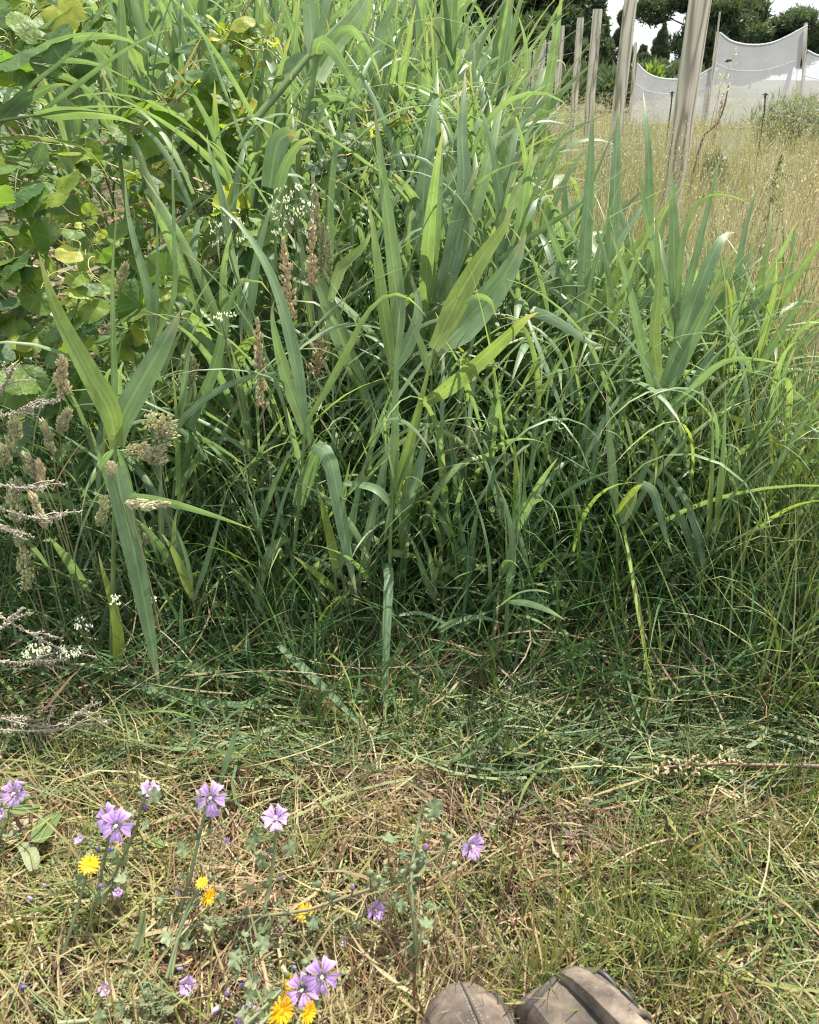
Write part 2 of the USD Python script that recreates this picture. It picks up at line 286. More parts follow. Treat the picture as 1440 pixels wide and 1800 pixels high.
def plain(name, col, rough=.6, var=.25, scale=30.0, bump=0.0):
    lo, hi = tuple(c * (1 - var) for c in col), tuple(min(1, c * (1 + var)) for c in col)
    n = {'g': ('texture_coordinate', {}), 'n': ('noise_texture', {'scale': scale, 'detail': 5.0, 'roughness': .6}), 'r': ('rgb_ramp', {'ramp': [(.3, lo), (.7, hi)]}), 'p': ('principled_bsdf', {'roughness': rough})}
    l = [('g.object', 'n.vector'), ('n.fac', 'r.fac'), ('r.color', 'p.base_color')]
    if bump:
        n['b'] = ('bump', {'strength': bump, 'distance': .003}); l += [('n.fac', 'b.height'), ('b.normal', 'p.normal')]
    mat(name, n, l, 'p.BSDF')
plain('black_plastic', (.02, .02, .02), .5)
plain('bark', (.13, .1, .075), .9, .4, 8.0, .6)
plain('cord', (.6, .6, .6), .7)
def boot(name, col, dust):
    mat(name, {'tc': ('texture_coordinate', {}), 'n': ('noise_texture', {'scale': 38.0, 'detail': 9.0, 'roughness': .72}), 'r': ('map_range', {'from_min': .38, 'from_max': .66, 'to_min': .1, 'to_max': .95, 'clamp': True}), 'm': ('mix', {'color1': col, 'color2': dust}),
               's': ('noise_texture', {'scale': 420.0, 'detail': 2.0}), 'sr': ('map_range', {'from_min': .71, 'from_max': .78, 'to_min': 0.0, 'to_max': .6, 'clamp': True}), 'm2': ('mix', {'color2': (.55, .52, .47)}), 'w2': ('noise_texture', {'scale': 9.0, 'detail': 3.0, 'distortion': 1.5}), 'w2r': ('map_range', {'from_min': .35, 'from_max': .65, 'to_min': .6, 'to_max': 1.3}), 'm3': ('mix', {'mix_type': 'multiply', 'fac': 1.0}), 'b': ('bump', {'strength': .7, 'distance': .004}), 'p': ('principled_bsdf', {'roughness': .8})},
        [('tc.object', 'n.vector'), ('tc.object', 's.vector'), ('n.fac', 'r.value'), ('r.result', 'm.fac'), ('s.fac', 'sr.value'), ('sr.result', 'm2.fac'), ('tc.object', 'w2.vector'), ('w2.fac', 'w2r.value'), ('m.color', 'm3.color1'), ('w2r.result', 'm3.color2'), ('m3.color', 'm2.color1'), ('m2.color', 'p.base_color'), ('n.fac', 'b.height'), ('b.normal', 'p.normal')], 'p.BSDF')
boot('boot_upper', (.06, .046, .036), (.225, .175, .13))
boot('boot_sole', (.035, .032, .03), (.10, .085, .07))

# ---------------------------------------------------------------- ground and field
def sheet():
    e = lambda lo, hi, near, far: np.unique(np.concatenate([np.arange(-2.5, 3.5, near), np.sign(np.linspace(-1, 1, 60)) * np.abs(np.linspace(-1, 1, 60)) ** 3 * far]))
    xs = e(0, 0, .03, 160.); ys = e(0, 0, .03, 200.)
    X, Y = np.meshgrid(xs, ys)
    V = np.stack([X, Y, hgt(X, Y)], -1).reshape(-1, 3)
    i = np.arange(len(V)).reshape(X.shape)
    a, b, c, d = i[:-1, :-1], i[:-1, 1:], i[1:, 1:], i[1:, :-1]
    Fa = np.concatenate([np.stack([a, b, c], -1).reshape(-1, 3), np.stack([a, c, d], -1).reshape(-1, 3)])
    return dict(V=V, F=Fa, N=vnormals(V, Fa))
put(None, 'ground', sheet(), 'soil', kind='structure', label='brown soil under the grass, reeds and field')

def bed_edge(Y):                                   # right edge of the reed bed
    return np.interp(Y, [1, 1.5, 2.2, 3.5, 5, 9], [.56, .54, .33, .3, .42, .75])
def bed_top(x, Y):
    """how high the reeds stand: low along the right edge, rising to the left"""
    px = 720 + F * x / (Y * 1.1)
    sil = np.interp(px, [830, 858, 882, 930, 985, 1290, 1400], [-260, 10, 150, 235, 275, 390, 500])
    u = (900 - sil) / F
    return EYE[2] + Y * (u * CP - SP) / (u * SP + CP)
def scatter(n, x0, x1, y0, y1, keep=None):
    x, y = rg.uniform(x0, x1, n), rg.uniform(y0, y1, n)
    if keep is not None:
        k = keep(x, y); x, y = x[k], y[k]
    return np.stack([x, y, hgt(x, y)], 1)

# mown grass and clippings in the foreground
def mown():
    out = []
    # clumps of matted clippings: each clump shares a direction and a colour
    c = scatter(1750, -.8, .98, .2, 1.0, lambda x, y: rg.random(len(x)) < 1 - .85 * sstep(.76, .86, y)); nc = len(c)
    k = rg.integers(20, 75, nc); w = np.repeat(np.arange(nc), k); n = len(w)
    rad = rg.uniform(.008, .034, nc)[w]
    b = c[w].copy(); b[:, :2] += rg.normal(0, 1, (n, 2)) * rad[:, None]; b[:, 2] = hgt(b[:, 0], b[:, 1])
    X, Y = c[:, 0], c[:, 1]
    spot = lambda px, py, r: np.exp(-((X - on_ground(px, py)[0]) ** 2 + ((Y - on_ground(px, py)[1]) * 1.4) ** 2) / r ** 2)
    dry = spot(760, 1440, .07) + spot(680, 1420, .05) + spot(1030, 1570, .08) + spot(940, 1500, .07) * .8 + spot(880, 1430, .06) * .7 + spot(1180, 1450, .05) * .6 + spot(700, 1620, .09) * .5 + spot(1320, 1770, .07) * .7 + spot(420, 1520, .06) * .5
    yg = spot(1090, 1650, .06) + spot(1370, 1430, .07) + spot(900, 1700, .05) + spot(1180, 1600, .06)
    gn = sstep(.66, .74, Y) * .9 + spot(1390, 1600, .06) * .7 + spot(1180, 1720, .05) * .4 + spot(560, 1360, .06) * .6
    v = .61 + .9 * (pnoise(X, Y, 7., 5) - .5) - .7 * (pnoise(X, Y, 5., 8) - .5) + rg.normal(0, .16, nc) - .3 * gn
    red = rg.random(nc) < np.clip(.05 + .75 * dry, 0, .85); v[red] = rg.uniform(.8, .97, red.sum())
    yl = rg.random(nc) < np.clip(.04 + 1.0 * yg, 0, .95); v[yl] = rg.uniform(.3, .52, yl.sum())
    r = np.clip(v[w] + rg.normal(0, .11, n), 0, 1)
    up = (rg.random(nc) < .16 + .45 * np.clip(yg, 0, 1))[w]
    b[:, 2] += rg.random(n) ** 2 * np.where(up, .004, .022)
    az = (6 * pnoise(X, Y, 3., 21) + rg.normal(0, 1.1, nc))[w] + np.where(up, rg.uniform(0, 7, n), rg.normal(0, .55, n))
    lean = np.where(up, rg.uniform(.1, 1.0, n), rg.normal(1.4, .2, n))
    L = (rg.uniform(.6, 1.5, nc)[w]) * (rg.gamma(3.0, .011, n) + .012)
    out.append(grass(b, az, lean, rg.normal(.15, .5, n), L, rg.gamma(3.2, .00036, n) + .00055, 5, rg.normal(0, 1.0, n), rg.uniform(-.8, .8, n), r, w0=.9, p=3))
    # loose pieces everywhere between them
    b = scatter(15000, -.8, .98, .2, 1.0); n = len(b); b[:, 2] += rg.random(n) ** 2 * .015
    out.append(grass(b, rg.uniform(0, 7, n), rg.normal(1.45, .15, n), rg.normal(.1, .4, n), rg.gamma(2.2, .01, n) + .008, rg.gamma(3., .0004, n) + .0005, 4, rg.normal(0, .9, n), rg.uniform(-.8, .8, n), np.clip(rg.normal(.6, .28, n), 0, 1), w0=.9, p=3))
    # pale straws over the top
    b = scatter(300, -.7, .85, .28, .86); b[:, 2] += rg.uniform(.012, .03, len(b)); n = len(b)
    out.append(grass(b, rg.uniform(0, 7, n), rg.normal(1.5, .07, n), rg.normal(.05, .15, n), rg.uniform(.05, .17, n), rg.uniform(.0008, .002, n), 7, rg.normal(0, .8, n), rg.uniform(-.5, .5, n), np.clip(rg.normal(.72, .12, n), 0, 1), w0=1, p=5))
    # grass bent round the boots
    t = np.array([on_ground(*q) for q in ((738, 1800), (742, 1765), (765, 1735), (800, 1714), (845, 1722), (875, 1752), (895, 1790), (912, 1795), (925, 1768), (955, 1742), (990, 1722), (1030, 1698), (1080, 1692), (1115, 1725), (1140, 1765), (1150, 1800))])
    b = np.repeat(t, 26, 0); n = len(b); b[:, :2] += rg.normal(0, .008, (n, 2)); b[:, 2] = hgt(b[:, 0], b[:, 1])
    out.append(grass(b, rg.uniform(0, 7, n), rg.uniform(.3, 1.2, n), rg.uniform(0, 1.0, n), rg.uniform(.03, .075, n), rg.uniform(.0008, .002, n), 6, rg.normal(0, .5, n), rg.uniform(-.6, .6, n), np.clip(rg.choice([.2, .48, .62, .75], n) + rg.normal(0, .06, n), 0, 1)))
    # green stems raked along the edge of the strip
    b = scatter(700, -.5, .98, .66, .79); b[:, 2] += rg.uniform(.004, .03, len(b)); n = len(b)
    out.append(grass(b, rg.choice([0, np.pi], n) + rg.normal(.2, .45, n), rg.normal(1.47, .08, n), rg.normal(.05, .25, n), rg.uniform(.06, .2, n), rg.gamma(3, .0006, n) + .0006, 7, rg.normal(0, .6, n), rg.uniform(-.6, .6, n), np.clip(rg.normal(.22, .14, n), 0, 1), w0=1, p=4))
    return cat(out)
put(None, 'mown_grass', mown(), 'mown', kind='stuff', label='freshly cut grass clippings, green and straw coloured, on the ground', category='grass')

# thin wild grass that fills the shaded foot of the reeds
def undergrowth():
    out = []
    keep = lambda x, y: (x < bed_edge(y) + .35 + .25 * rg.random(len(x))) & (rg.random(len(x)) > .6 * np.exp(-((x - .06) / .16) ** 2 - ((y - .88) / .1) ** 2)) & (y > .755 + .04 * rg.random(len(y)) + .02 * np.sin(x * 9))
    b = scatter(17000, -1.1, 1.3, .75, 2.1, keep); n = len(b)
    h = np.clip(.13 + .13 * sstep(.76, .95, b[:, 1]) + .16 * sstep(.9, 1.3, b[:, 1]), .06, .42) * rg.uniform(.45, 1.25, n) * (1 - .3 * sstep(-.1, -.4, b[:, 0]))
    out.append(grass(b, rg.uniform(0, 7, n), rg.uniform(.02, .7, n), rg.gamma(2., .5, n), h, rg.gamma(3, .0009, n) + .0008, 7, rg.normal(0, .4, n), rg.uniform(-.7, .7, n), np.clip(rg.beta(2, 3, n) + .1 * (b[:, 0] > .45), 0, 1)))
    # straw and dead leaves tangled at the foot
    b = scatter(3600, -.9, 1.0, .78, 1.25); n = len(b); b[:, 2] += rg.random(n) ** 2 * .07
    out.append(grass(b, rg.uniform(0, 7, n), rg.normal(1.35, .25, n), rg.normal(0, .5, n), rg.uniform(.04, .2, n), rg.uniform(.001, .0035, n), 6, rg.normal(0, .8, n), rg.uniform(-.7, .7, n), np.clip(np.where(rg.random(n) < .45, rg.normal(.97, .04, n), rg.beta(2, 3, n)), 0, 1), w0=.9, p=3))
    return cat(out)
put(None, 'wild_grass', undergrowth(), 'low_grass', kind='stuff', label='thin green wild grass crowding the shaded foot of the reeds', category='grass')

# field of tall dry grass on the right
def field():
    out = []
    edge = lambda x, y: x > bed_edge(y) + .02 + .12 * rg.random(len(x))
    # green grass near
    b = scatter(17000, .3, 1.6, .765, 1.9, lambda x, y: x > .38 + .25 * rg.random(len(x)) + .1 * (y > 1.3)); n = len(b)
    gr = np.clip(.2 + .5 * sstep(.95, 1.7, b[:, 1]) + .25 * sstep(.7, 1.2, b[:, 0]) + rg.normal(0, .17, n), 0, 1)
    out.append(grass(b, rg.uniform(0, 7, n), rg.uniform(.02, .45, n), rg.gamma(2., .35, n), rg.uniform(.16, .46, n) * (.7 + .3 * sstep(.8, 1.1, b[:, 1])), rg.gamma(3, .0008, n) + .0009, 7, rg.normal(0, .3, n), rg.uniform(-.7, .7, n), gr))
    for n0, y0, y1, x1, w in ((12000, 1.5, 3.2, 3.2, 1.0), (14000, 3.0, 7., 6.5, 1.5), (14000, 6.5, 17, 15., 2.6), (9000, 15, 40, 34., 6.0)):
        c = scatter(n0 // 14, .4, x1, y0, y1, lambda x, y: edge(x, y) & (x < .8 * y + 1)); k = rg.integers(6, 24, len(c)); q = np.repeat(np.arange(len(c)), k)
        b = c[q]; n = len(b); b[:, :2] += rg.normal(0, .03 * y0, (n, 2)); b[:, 2] = hgt(b[:, 0], b[:, 1])
        red = pnoise(c[:, 0], c[:, 1], 1.3, 31); gn = pnoise(c[:, 0], c[:, 1], .9, 33)
        v = .55 - 1.6 * (gn - .5) + rg.normal(0, .16, len(c)); rd = (red > .52) & (rg.random(len(c)) < .6); v[rd] = rg.uniform(.9, 1, rd.sum())
        h = rg.uniform(.3, .6, len(c)) * (.85 + .5 * (gn - .4)) * (1 - .2 * sstep(6, 14, c[:, 1])) * (1.28 if y0 < 2 else 1)
        az = rg.uniform(0, 7, len(c))
        out.append(grass(b, az[q] + rg.normal(0, 1.3, n), rg.uniform(.02, .38, n), rg.gamma(2., .25, n), h[q] * rg.uniform(.6, 1.1, n), rg.uniform(.0014, .003, n) * w, 5, rg.normal(0, .3, n), rg.uniform(-.8, .8, n), np.clip(v[q] + rg.normal(0, .09, n), 0, 1)))
    return cat(out)
put(None, 'field_grass', field(), 'field_grass', kind='stuff', label='tall dry straw coloured grass filling the field beyond the posts', category='grass')
def spikelets():
    P, D, s = [], [], []
    for n0, y0, y1, x1, sz in ((600, 1.5, 3.5, 3.2, .0035), (800, 3.5, 8., 7., .0048), (900, 8., 16., 14., .0075)):
        b = scatter(n0, .6, x1, y0, y1, lambda x, y: (x > bed_edge(y) + .15) & (x < .7 * y + .8)); n = len(b)
        h = rg.uniform(.36, .6, n)
        for k in range(16):
            o = np.stack([rg.normal(0, .02, n), rg.normal(0, .02, n), h - rg.uniform(0, .16, n)], 1)
            P.append(b * [1, 1, 1] + o); D.append(np.stack([rg.normal(0, .5, n), rg.normal(0, .5, n), -np.ones(n)], 1)); s.append(rg.uniform(.7, 1.3, n) * sz)
    return seeds(np.concatenate(P), np.concatenate(D), np.concatenate(s))
put(None, 'oat_spikelets', spikelets(), 'straw_spikelet', kind='stuff', label='pale wild oat spikelets hanging over the dry field', category='grass')

# ---------------------------------------------------------------- trees beyond the field
def tree(px, py_top, Y, width_px, label, kind):
    g = np.random.default_rng(int(px * 7 + Y))
    top = at(px, py_top, Y); x0 = top[0]; H = top[2]; R = width_px / 2 * px_size(top)
    t = thing('pine_tree' if kind != 'broad' else 'broadleaf_tree', label, 'tree', (x0, Y, -.05), group=None)
    tp = spline([(0, 0, 0), (.05 * R, 0, H * .4), (-.04 * R, .03, H * .9)], 8)
    limbs = [tube(tp, np.linspace(.035 * H, .008 * H, 8), 7, .5)]
    blobs = []
    if kind == 'cone':
        for k in range(9):
            f = k / 8; z = H * (.2 + .72 * f); r = R * (1.05 - .85 * f) * g.uniform(.7, 1.15)
            for a in g.uniform(0, 6.28, 3): blobs.append((.6 * r * math.cos(a), .6 * r * math.sin(a), z + g.normal(0, .03) * H, r * g.uniform(.35, .6), H * .07))
    else:
        for k in range(22):
            a, q = g.uniform(0, 6.28), g.uniform(.1, 1.0) ** .7
            z = H * g.uniform(.38 if kind == 'round' else .25, .86)
            blobs.append((R * q * math.cos(a), R * q * math.sin(a), z, R * g.uniform(.2, .42), H * g.uniform(.06, .13)))
        blobs.append((0, 0, H * .88, R * .4, H * .12))
    for bx, by, bz, br, bh in blobs[::2]:
        limbs.append(tube(spline([(0, 0, bz * .7), (bx * .5, by * .5, bz * .85), (bx, by, bz)], 5), np.linspace(.012 * H, .004 * H, 5), 5, .5))
    put(t, 'trunk', cat(limbs), 'bark')
    P, rn = [], []
    for bx, by, bz, br, bh in blobs:
        n = 260; d = unit(n, g) * g.uniform(.45, 1.08, (n, 1)) ** .6
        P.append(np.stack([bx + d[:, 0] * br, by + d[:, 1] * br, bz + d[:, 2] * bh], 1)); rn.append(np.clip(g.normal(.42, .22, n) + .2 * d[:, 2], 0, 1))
    P, rn = np.concatenate(P), np.concatenate(rn)
    k = 6; P = np.repeat(P, k, 0) + g.normal(0, .035 * R, (len(P) * 6, 3)); rn = np.repeat(rn, k); n = len(P)
    s = .034 * R if kind != 'broad' else .036 * R
    put(t, 'crown', grass(P, g.uniform(0, 7, n), g.uniform(.1, 1.7, n), g.normal(0, .4, n), g.uniform(2.2, 4.6, n) * s, np.full(n, s * (.9 if kind != 'broad' else 2.0)), 3, 0, g.uniform(-1.5, 1.5, n), rn), 'pine_needle')
for a in ((868, -70, 34, 190, 'dark bushy tree directly behind the tip of the reed bed', 'broad'), (955, -60, 40, 170, 'dark tall tree above the far end of the post row', 'broad'), (1030, -25, 46, 110, 'dark tree behind the two posts with cut tops', 'broad'),
          (1098, 8, 50, 66, 'narrow conifer beside the second nearest post', 'cone'), (1062, 40, 58, 70, 'low distant conifer below the sky gap left of the narrow conifer', 'cone'), (1133, 78, 55, 60, 'small pale conifer below the wide patch of sky', 'cone'), (1168, 42, 52, 62, 'slim conifer just left of the nearest post', 'cone'),
          (1262, -45, 40, 215, 'large round pine behind the left half of the tall net panel', 'round'), (1408, 12, 36, 150, 'broad low pine at the right edge with yellow green shoots', 'round'), (1330, 78, 60, 110, 'small distant tree between the two round pines', 'broad'), (1215, 95, 56, 90, 'low bush like tree behind the nearest post', 'broad'),
          (1000, 70, 60, 120, 'low distant tree behind the middle posts', 'broad'), (770, -110, 36, 200, 'tall tree mostly hidden behind the reed bed', 'broad')):
    tree(*a)
def foliage(P, size, wide, seed, up=1.2):
    g = np.random.default_rng(seed); n = len(P)
    return grass(P, g.uniform(0, 7, n), g.uniform(.1, up, n), g.normal(.2, .4, n), g.uniform(.6, 1.4, n) * size, np.full(n, wide), 4, 0, g.uniform(-1.5, 1.5, n), np.clip(g.normal(.5, .22, n), 0, 1), w0=.5)
def bush(px, py, Y, w, h, mt, name, label, category, n=1500, size=.1, wide=.03, seed=1):
    c = at(px, py, Y); s = px_size(c); g = np.random.default_rng(seed)
    t = thing(name, label, category, (c[0], Y, 0))
    R, H = w * s / 2, c[2] + h * s / 2
    st = [tube(spline([(0, 0, 0), (R * .3 * math.cos(a), R * .3 * math.sin(a), H * .5), (R * .7 * math.cos(a), R * .7 * math.sin(a), H * .85)], 5), np.linspace(.012, .004, 5), 5, .5) for a in np.arange(6) * 1.05]
    put(t, 'branches', cat(st), 'bark')
    d = unit(n, g) * g.random((n, 1)) ** .4 * (.45 + 1.1 * pnoise(np.arange(n) // 60 * 3.7, np.arange(n) // 60 * 1.3, 1., seed))[:, None] ** 1
    put(t, 'foliage', foliage(np.stack([d[:, 0] * R, d[:, 1] * R, H * .5 + d[:, 2] * H * .5], 1), size, wide, seed), mt)
bush(1400, 205, 9.5, 150, 60, 'bush_leaf', 'grey_shrub', 'greyish green shrub at the right edge below the net', 'shrub', 2600, .09, .012, 3)
bush(1255, 300, 5.5, 40, 60, 'bush_leaf', 'grey_shrub', 'small grey green bush in the dry grass right of the nearest post', 'shrub', 500, .06, .02, 4)
bush(930, 268, 4.4, 110, 70, 'vine_leaf', 'yellow_green_bush', 'low yellow green bush at the foot of the far posts', 'shrub', 900, .06, .03, 5)
for k, (px, py, Y, w, h) in enumerate(((885, 160, 26, 70, 40), (930, 150, 30, 60, 50), (985, 158, 24, 80, 36), (1040, 150, 28, 70, 46), (1085, 158, 22, 60, 30), (1140, 140, 30, 90, 40), (1195, 140, 34, 80, 50))):
    bush(px, py, Y, w, h, 'pine_needle', 'scrub_bush', ('low dark scrub behind the farthest posts', 'taller dark scrub behind the end of the post row', 'dark scrub between the middle posts', 'dark scrub between the third post and the second nearest post', 'scrub at the left end of the low net', 'dark scrub behind the sag of the low net', 'scrub seen just left of the nearest post above the net')[k], 'shrub', 1500, .35, .1, 40 + k)
bush(1150, 128, 22, 26, 20, 'vine_leaf', 'yellow_green_bush', 'tiny bright yellow green bush seen above the sagging low net', 'shrub', 400, .2, .08, 6)

# ---------------------------------------------------------------- posts
def post(px, py, Y, wpx, label, ztop=None, group=None, lean=(0, 0)):
    top = at(px, py, Y) if ztop is None else None
    x, z = (top[0], top[2]) if ztop is None else (at(px, py, Y)[0], ztop)
    p0 = at(px, py, Y)
    r = wpx / 2 * px_size(p0)
    g = np.random.default_rng(int(px))
    k, n = 20, 14
    zz = np.r_[np.linspace(-.1, z - .006, n), z]
    a = np.linspace(0, 2 * np.pi, k, endpoint=False)
    rr = r * (1 + .03 * np.sin(a * 2 + g.uniform(0, 6)) + .02 * np.sin(3 * a + 1))
    V = []
    for i, h in enumerate(zz):
        q = rr * (1.06 - .06 * h / z) * (.93 if i == n else 1) * (1 + .008 * g.normal(size=k))
        V.append(np.stack([lean[0] * (h - z) + q * np.cos(a), lean[1] * (h - z) + q * np.sin(a), np.full(k, h)], 1))
    V = np.vstack(V + [[[0, 0, z]]]); m = n + 1
    i = np.arange(m * k).reshape(m, k); j = np.roll(i, -1, 1)
    Fa = np.concatenate([np.stack([i[:-1], j[:-1], j[1:]], -1).reshape(-1, 3), np.stack([i[:-1], j[1:], i[1:]], -1).reshape(-1, 3), np.stack([i[-1], j[-1], np.full(k, m * k)], -1)])
    x_ = UsdGeom.Xform.Define(stage, numbered('/World', 'fence_post')); ops(x_, (x, Y, 0), (0, 0, g.uniform(0, 360)))
    data(x_.GetPrim(), label=label, category='post', group=group)
    v, f, nn = meshkit.arrays((V, Fa), 50)
    put(str(x_.GetPath()), 'shaft', dict(V=v, F=f, N=nn), 'post_wood')
    return x, r, z
post(1231, 0, 3.5, 38, 'nearest round wooden post with bold grain, rising out of the frame', 1.32, lean=(.012, 0))
post(1110, 0, 5.2, 22, 'second nearest wooden post, weathered, its top just out of the frame', 1.3, lean=(.01, 0))
for px, py, Y, w, lab in ((1051, 16, 7.4, 17, 'wooden post with square cut top, third from the front'), (1021, 31, 8.7, 12, 'slightly brown wooden post, fourth from the front'), (988, 45, 9.8, 10.5, 'wooden post standing right of a slightly taller pale post'), (976, 42, 11, 9, 'pale post standing left of and just taller than its neighbour'),
                         (968, 71, 13, 8, 'thin post in the middle of the far row, level with the one at its left'), (957, 70, 14.5, 7.5, 'far post left of the middle of the row with its top level'), (949, 79, 16.5, 6.5, 'far post, fifth from the far end'), (941, 88, 19, 6, 'far post, fourth from the far end'), (932, 88, 21, 5.5, 'far post, third from the far end'), (925, 96, 24, 5, 'far post, second from the far end'), (918, 103, 27, 4.5, 'farthest and smallest post of the row')):
    post(px, py, Y, w, lab, lean=(.012 if Y < 10 else 0, 0))
p = on_ground(1436, 1075)
post(1446, 1075, p[1], 54, 'brown post base cut off by the right edge of the picture', .155)

# shade net: three sagging panels, each tied to two posts
NY = 15.0
def netpost(a, b, w, label, name='net_post', Y=NY):
    A, B = at(*a, Y), at(*b, Y)
    t = thing(name, label, 'post', (B[0], Y, 0))
    d = (A - B); B2 = B - d * (B[2] / max(d[2], .1))
    put(t, 'shaft', tube(spline([B2 - [B[0], Y, 0], (A + B2) / 2 - [B[0], Y, 0] + [.004, 0, 0], A - [B[0], Y, 0]], 8), w / 2 * px_size(A), 8), 'post_wood')
netpost((1417, 40), (1409, 190), 7, 'pale post between the tall net panel and the panel at the right edge')
netpost((1263, 56), (1243, 200), 8, 'leaning post at the left end of the tall net panel')
netpost((1118, 74), (1108, 200), 6, 'thin post at the left end of the low net, beside the second nearest post')
netpost((1266, 20), (1247, 170), 3, 'thin whip like cane tied along the leaning net post', 'cane', NY - .12)
def net(pts, bottom, label):
    """pts: pixels of the sagging top edge"""
    n, m = 40, 14
    top = spline([at(*q, NY) for q in pts], n)
    V = []
    for k in range(m):
        f = k / (m - 1); q = top.copy(); q[:, 2] = top[:, 2] * (1 - f) + .02 * f
        q[:, 1] += .012 * np.sin(np.linspace(0, 9, n) + 3 * f) * f + .03 * (meshkit.fbm(np.stack([q[:, 0] * 2, q[:, 2] * 2, q[:, 0] * 0], 1), 3, 2) - .5) - .08
        V.append(q)
    V = np.array(V).reshape(-1, 3); i = np.arange(n * m).reshape(m, n)
    a, b, c, d = i[:-1, :-1], i[:-1, 1:], i[1:, 1:], i[1:, :-1]
    Fa = np.concatenate([np.stack([a, b, c], -1).reshape(-1, 3), np.stack([a, c, d], -1).reshape(-1, 3)])
    t = thing('shade_net', label, 'net')
    put(t, 'cloth', dict(V=V, F=Fa, N=vnormals(V, Fa)), 'net_cloth')
    put(t, 'top_cord', tube(top + [0, -.085, 0], .012, 5), 'cord')
    seam = spline([q + (np.array([q[0], q[1], .02]) - q) * .32 for q in top[::4]], 24)
    put(t, 'seam', tube(seam + [0, -.1, 0], .006, 4), 'cord')
    return t
net([(1118, 112), (1140, 131), (1172, 139), (1215, 136), (1250, 118)], 0, 'low white shade net sagging between the thin post and the leaning post')
tn = net([(1263, 58), (1285, 73), (1320, 79), (1360, 73), (1416, 45)], 0, 'tall white shade net panel with a curved top, seen against the pines')
net([(1416, 89), (1440, 99), (1500, 108), (1580, 92)], 0, 'white shade net panel running out at the right edge')
c = at(1279, 107, NY - .2)
put(tn, 'dark_scrap', seeds([c + [0, .02, 0], c + [.05, .02, .01]], [[1, 0, .1], [1, 0, -.4]], [.055, .04]), 'black_plastic')

# sprinkler risers and bent cane
def sprinkler(px, py0, py1, Y, label):
    a, b = at(px - 6 * (py1 - py0) / 70, py1, Y), at(px, py0, Y)
    o = np.array([a[0], Y, 0]); s = px_size(b)
    t = thing('sprinkler', label, 'sprinkler', o)
    put(t, 'riser', tube(spline([(0, 0, 0), (a + b) / 2 - o, b - o], 6), 1.3 * s, 6), 'black_plastic')
    put(t, 'head', cat([tube([b - o + [-5 * s, 0, 0], b - o + [5 * s, 0, .2 * s]], 1.2 * s, 6), tube([b - o - [0, 0, 6 * s], b - o + [0, 0, 2.5 * s]], 2.0 * s, 6)]), 'black_plastic')
sprinkler(1346, 166, 235, 7.0, 'black sprinkler riser standing in the dry field below the tall net')
sprinkler(1182, 163, 195, 9.5, 'small black sprinkler riser in front of the low net')
t = thing('bent_stick', 'dark bent stick curving out of the grass right of the nearest post', 'stick')
pts = [at(*q, 5.2) for q in ((1235, 245), (1258, 222), (1272, 192), (1281, 150))]
put(t, 'stick', tube(spline([[pts[0][0] - .05, 5.2, 0]] + pts, 16), np.linspace(.008, .004, 16), 6), 'bark')

# ---------------------------------------------------------------- the reeds whose leaves can be told apart
def leaf3(pts, w, Y0, Y1, roll=25, fold=.28, w0=.5, p=2.2, n=13):
    q = spline([(x, y, Y0 + (Y1 - Y0) * i / (len(pts) - 1)) for i, (x, y) in enumerate(pts)], 40)
    C = spline([at(*v) for v in q], n)
    d = nrm(np.gradient(C, axis=0)); s = np.linspace(0, 1, n)
    side = nrm(np.cross(d, nrm(EYE - C)))
    for k in range(1, n):
        if side[k] @ side[k - 1] < 0: side[k] *= -1
    rr = math.radians(roll) * (.6 + .6 * s)
    sd = twist(side[None], d[None], rr[None])[0]
    hw = w / 2 * np.array([px_size(c) for c in C]) * taper(s, w0, p) / max(.45, math.cos(math.radians(roll)))
    return ribbons(C[None], sd[None], hw[None], np.array([fold if roll >= 0 else -fold]))
def reed(label, stem, Y, wst, leaves, group=None, name='reed', mt='reed_leaf', foot=True, Ytop=None):
    """stem: pixels from the foot up; leaves: (pixels from the node out, width, depth offset at the tip, roll, tint)"""
    ys = np.linspace(Y, Y if Ytop is None else Ytop, len(stem))
    P = [at(x, y, q) for (x, y), q in zip(stem, ys)]
    o = np.array([P[0][0], P[0][1], 0])
    t = thing(name, label, 'reed' if name != 'grass_stem' else 'grass', o, group=group)
    if foot and P[0][2] > .01: P = [np.array([P[0][0] + .004, P[0][1] + .004, -.01])] + P
    n = 4 * len(P)
    S = spline(P, n)
    r = wst / 2 * np.array([px_size(c) for c in S])
    g = tube(S - o, r * np.linspace(1.15, .7, n), 7)
    put(t, 'stem', g, 'reed_stem', .4)
    for L in leaves:
        pts, w, dd, roll, tint = L[:5]
        y0 = np.interp(pts[0][1], [v[1] for v in stem[::-1]], ys[::-1])
        g = leaf3(pts, w, y0, y0 + dd, roll, **(L[5] if len(L) > 5 else {}))
        g['V'] = g['V'] - o
        put(t, 'leaf', g, mt, tint)
CUT = dict(w0=.97, p=3.0)
reed('tall reed at the left whose two broad leaves open in a V', [(196, 1190), (199, 1000), (202, 860), (203, 782)], .87, 9, [
    ([(204, 786), (193, 725), (160, 665), (112, 575), (84, 505), (67, 440)], 40, -.05, 28, .72), ([(205, 784), (214, 735), (243, 680), (283, 610), (306, 570), (317, 545)], 40, .04, -22, .22, dict(w0=.6, p=4.5)),
    ([(204, 780), (201, 700), (197, 560), (197, 470), (206, 360), (203, 330)], 10, .02, 50, .45), ([(204, 821), (217, 890), (240, 990), (260, 1090), (272, 1160), (282, 1215)], 34, -.07, -20, .12, CUT),
    ([(206, 868), (260, 875), (320, 888), (390, 910), (452, 933)], 13, .02, 45, .3), ([(200, 790), (170, 830), (140, 880)], 12, .1, 30, .1), ([(208, 792), (228, 850), (240, 905)], 12, .1, -30, .1)])
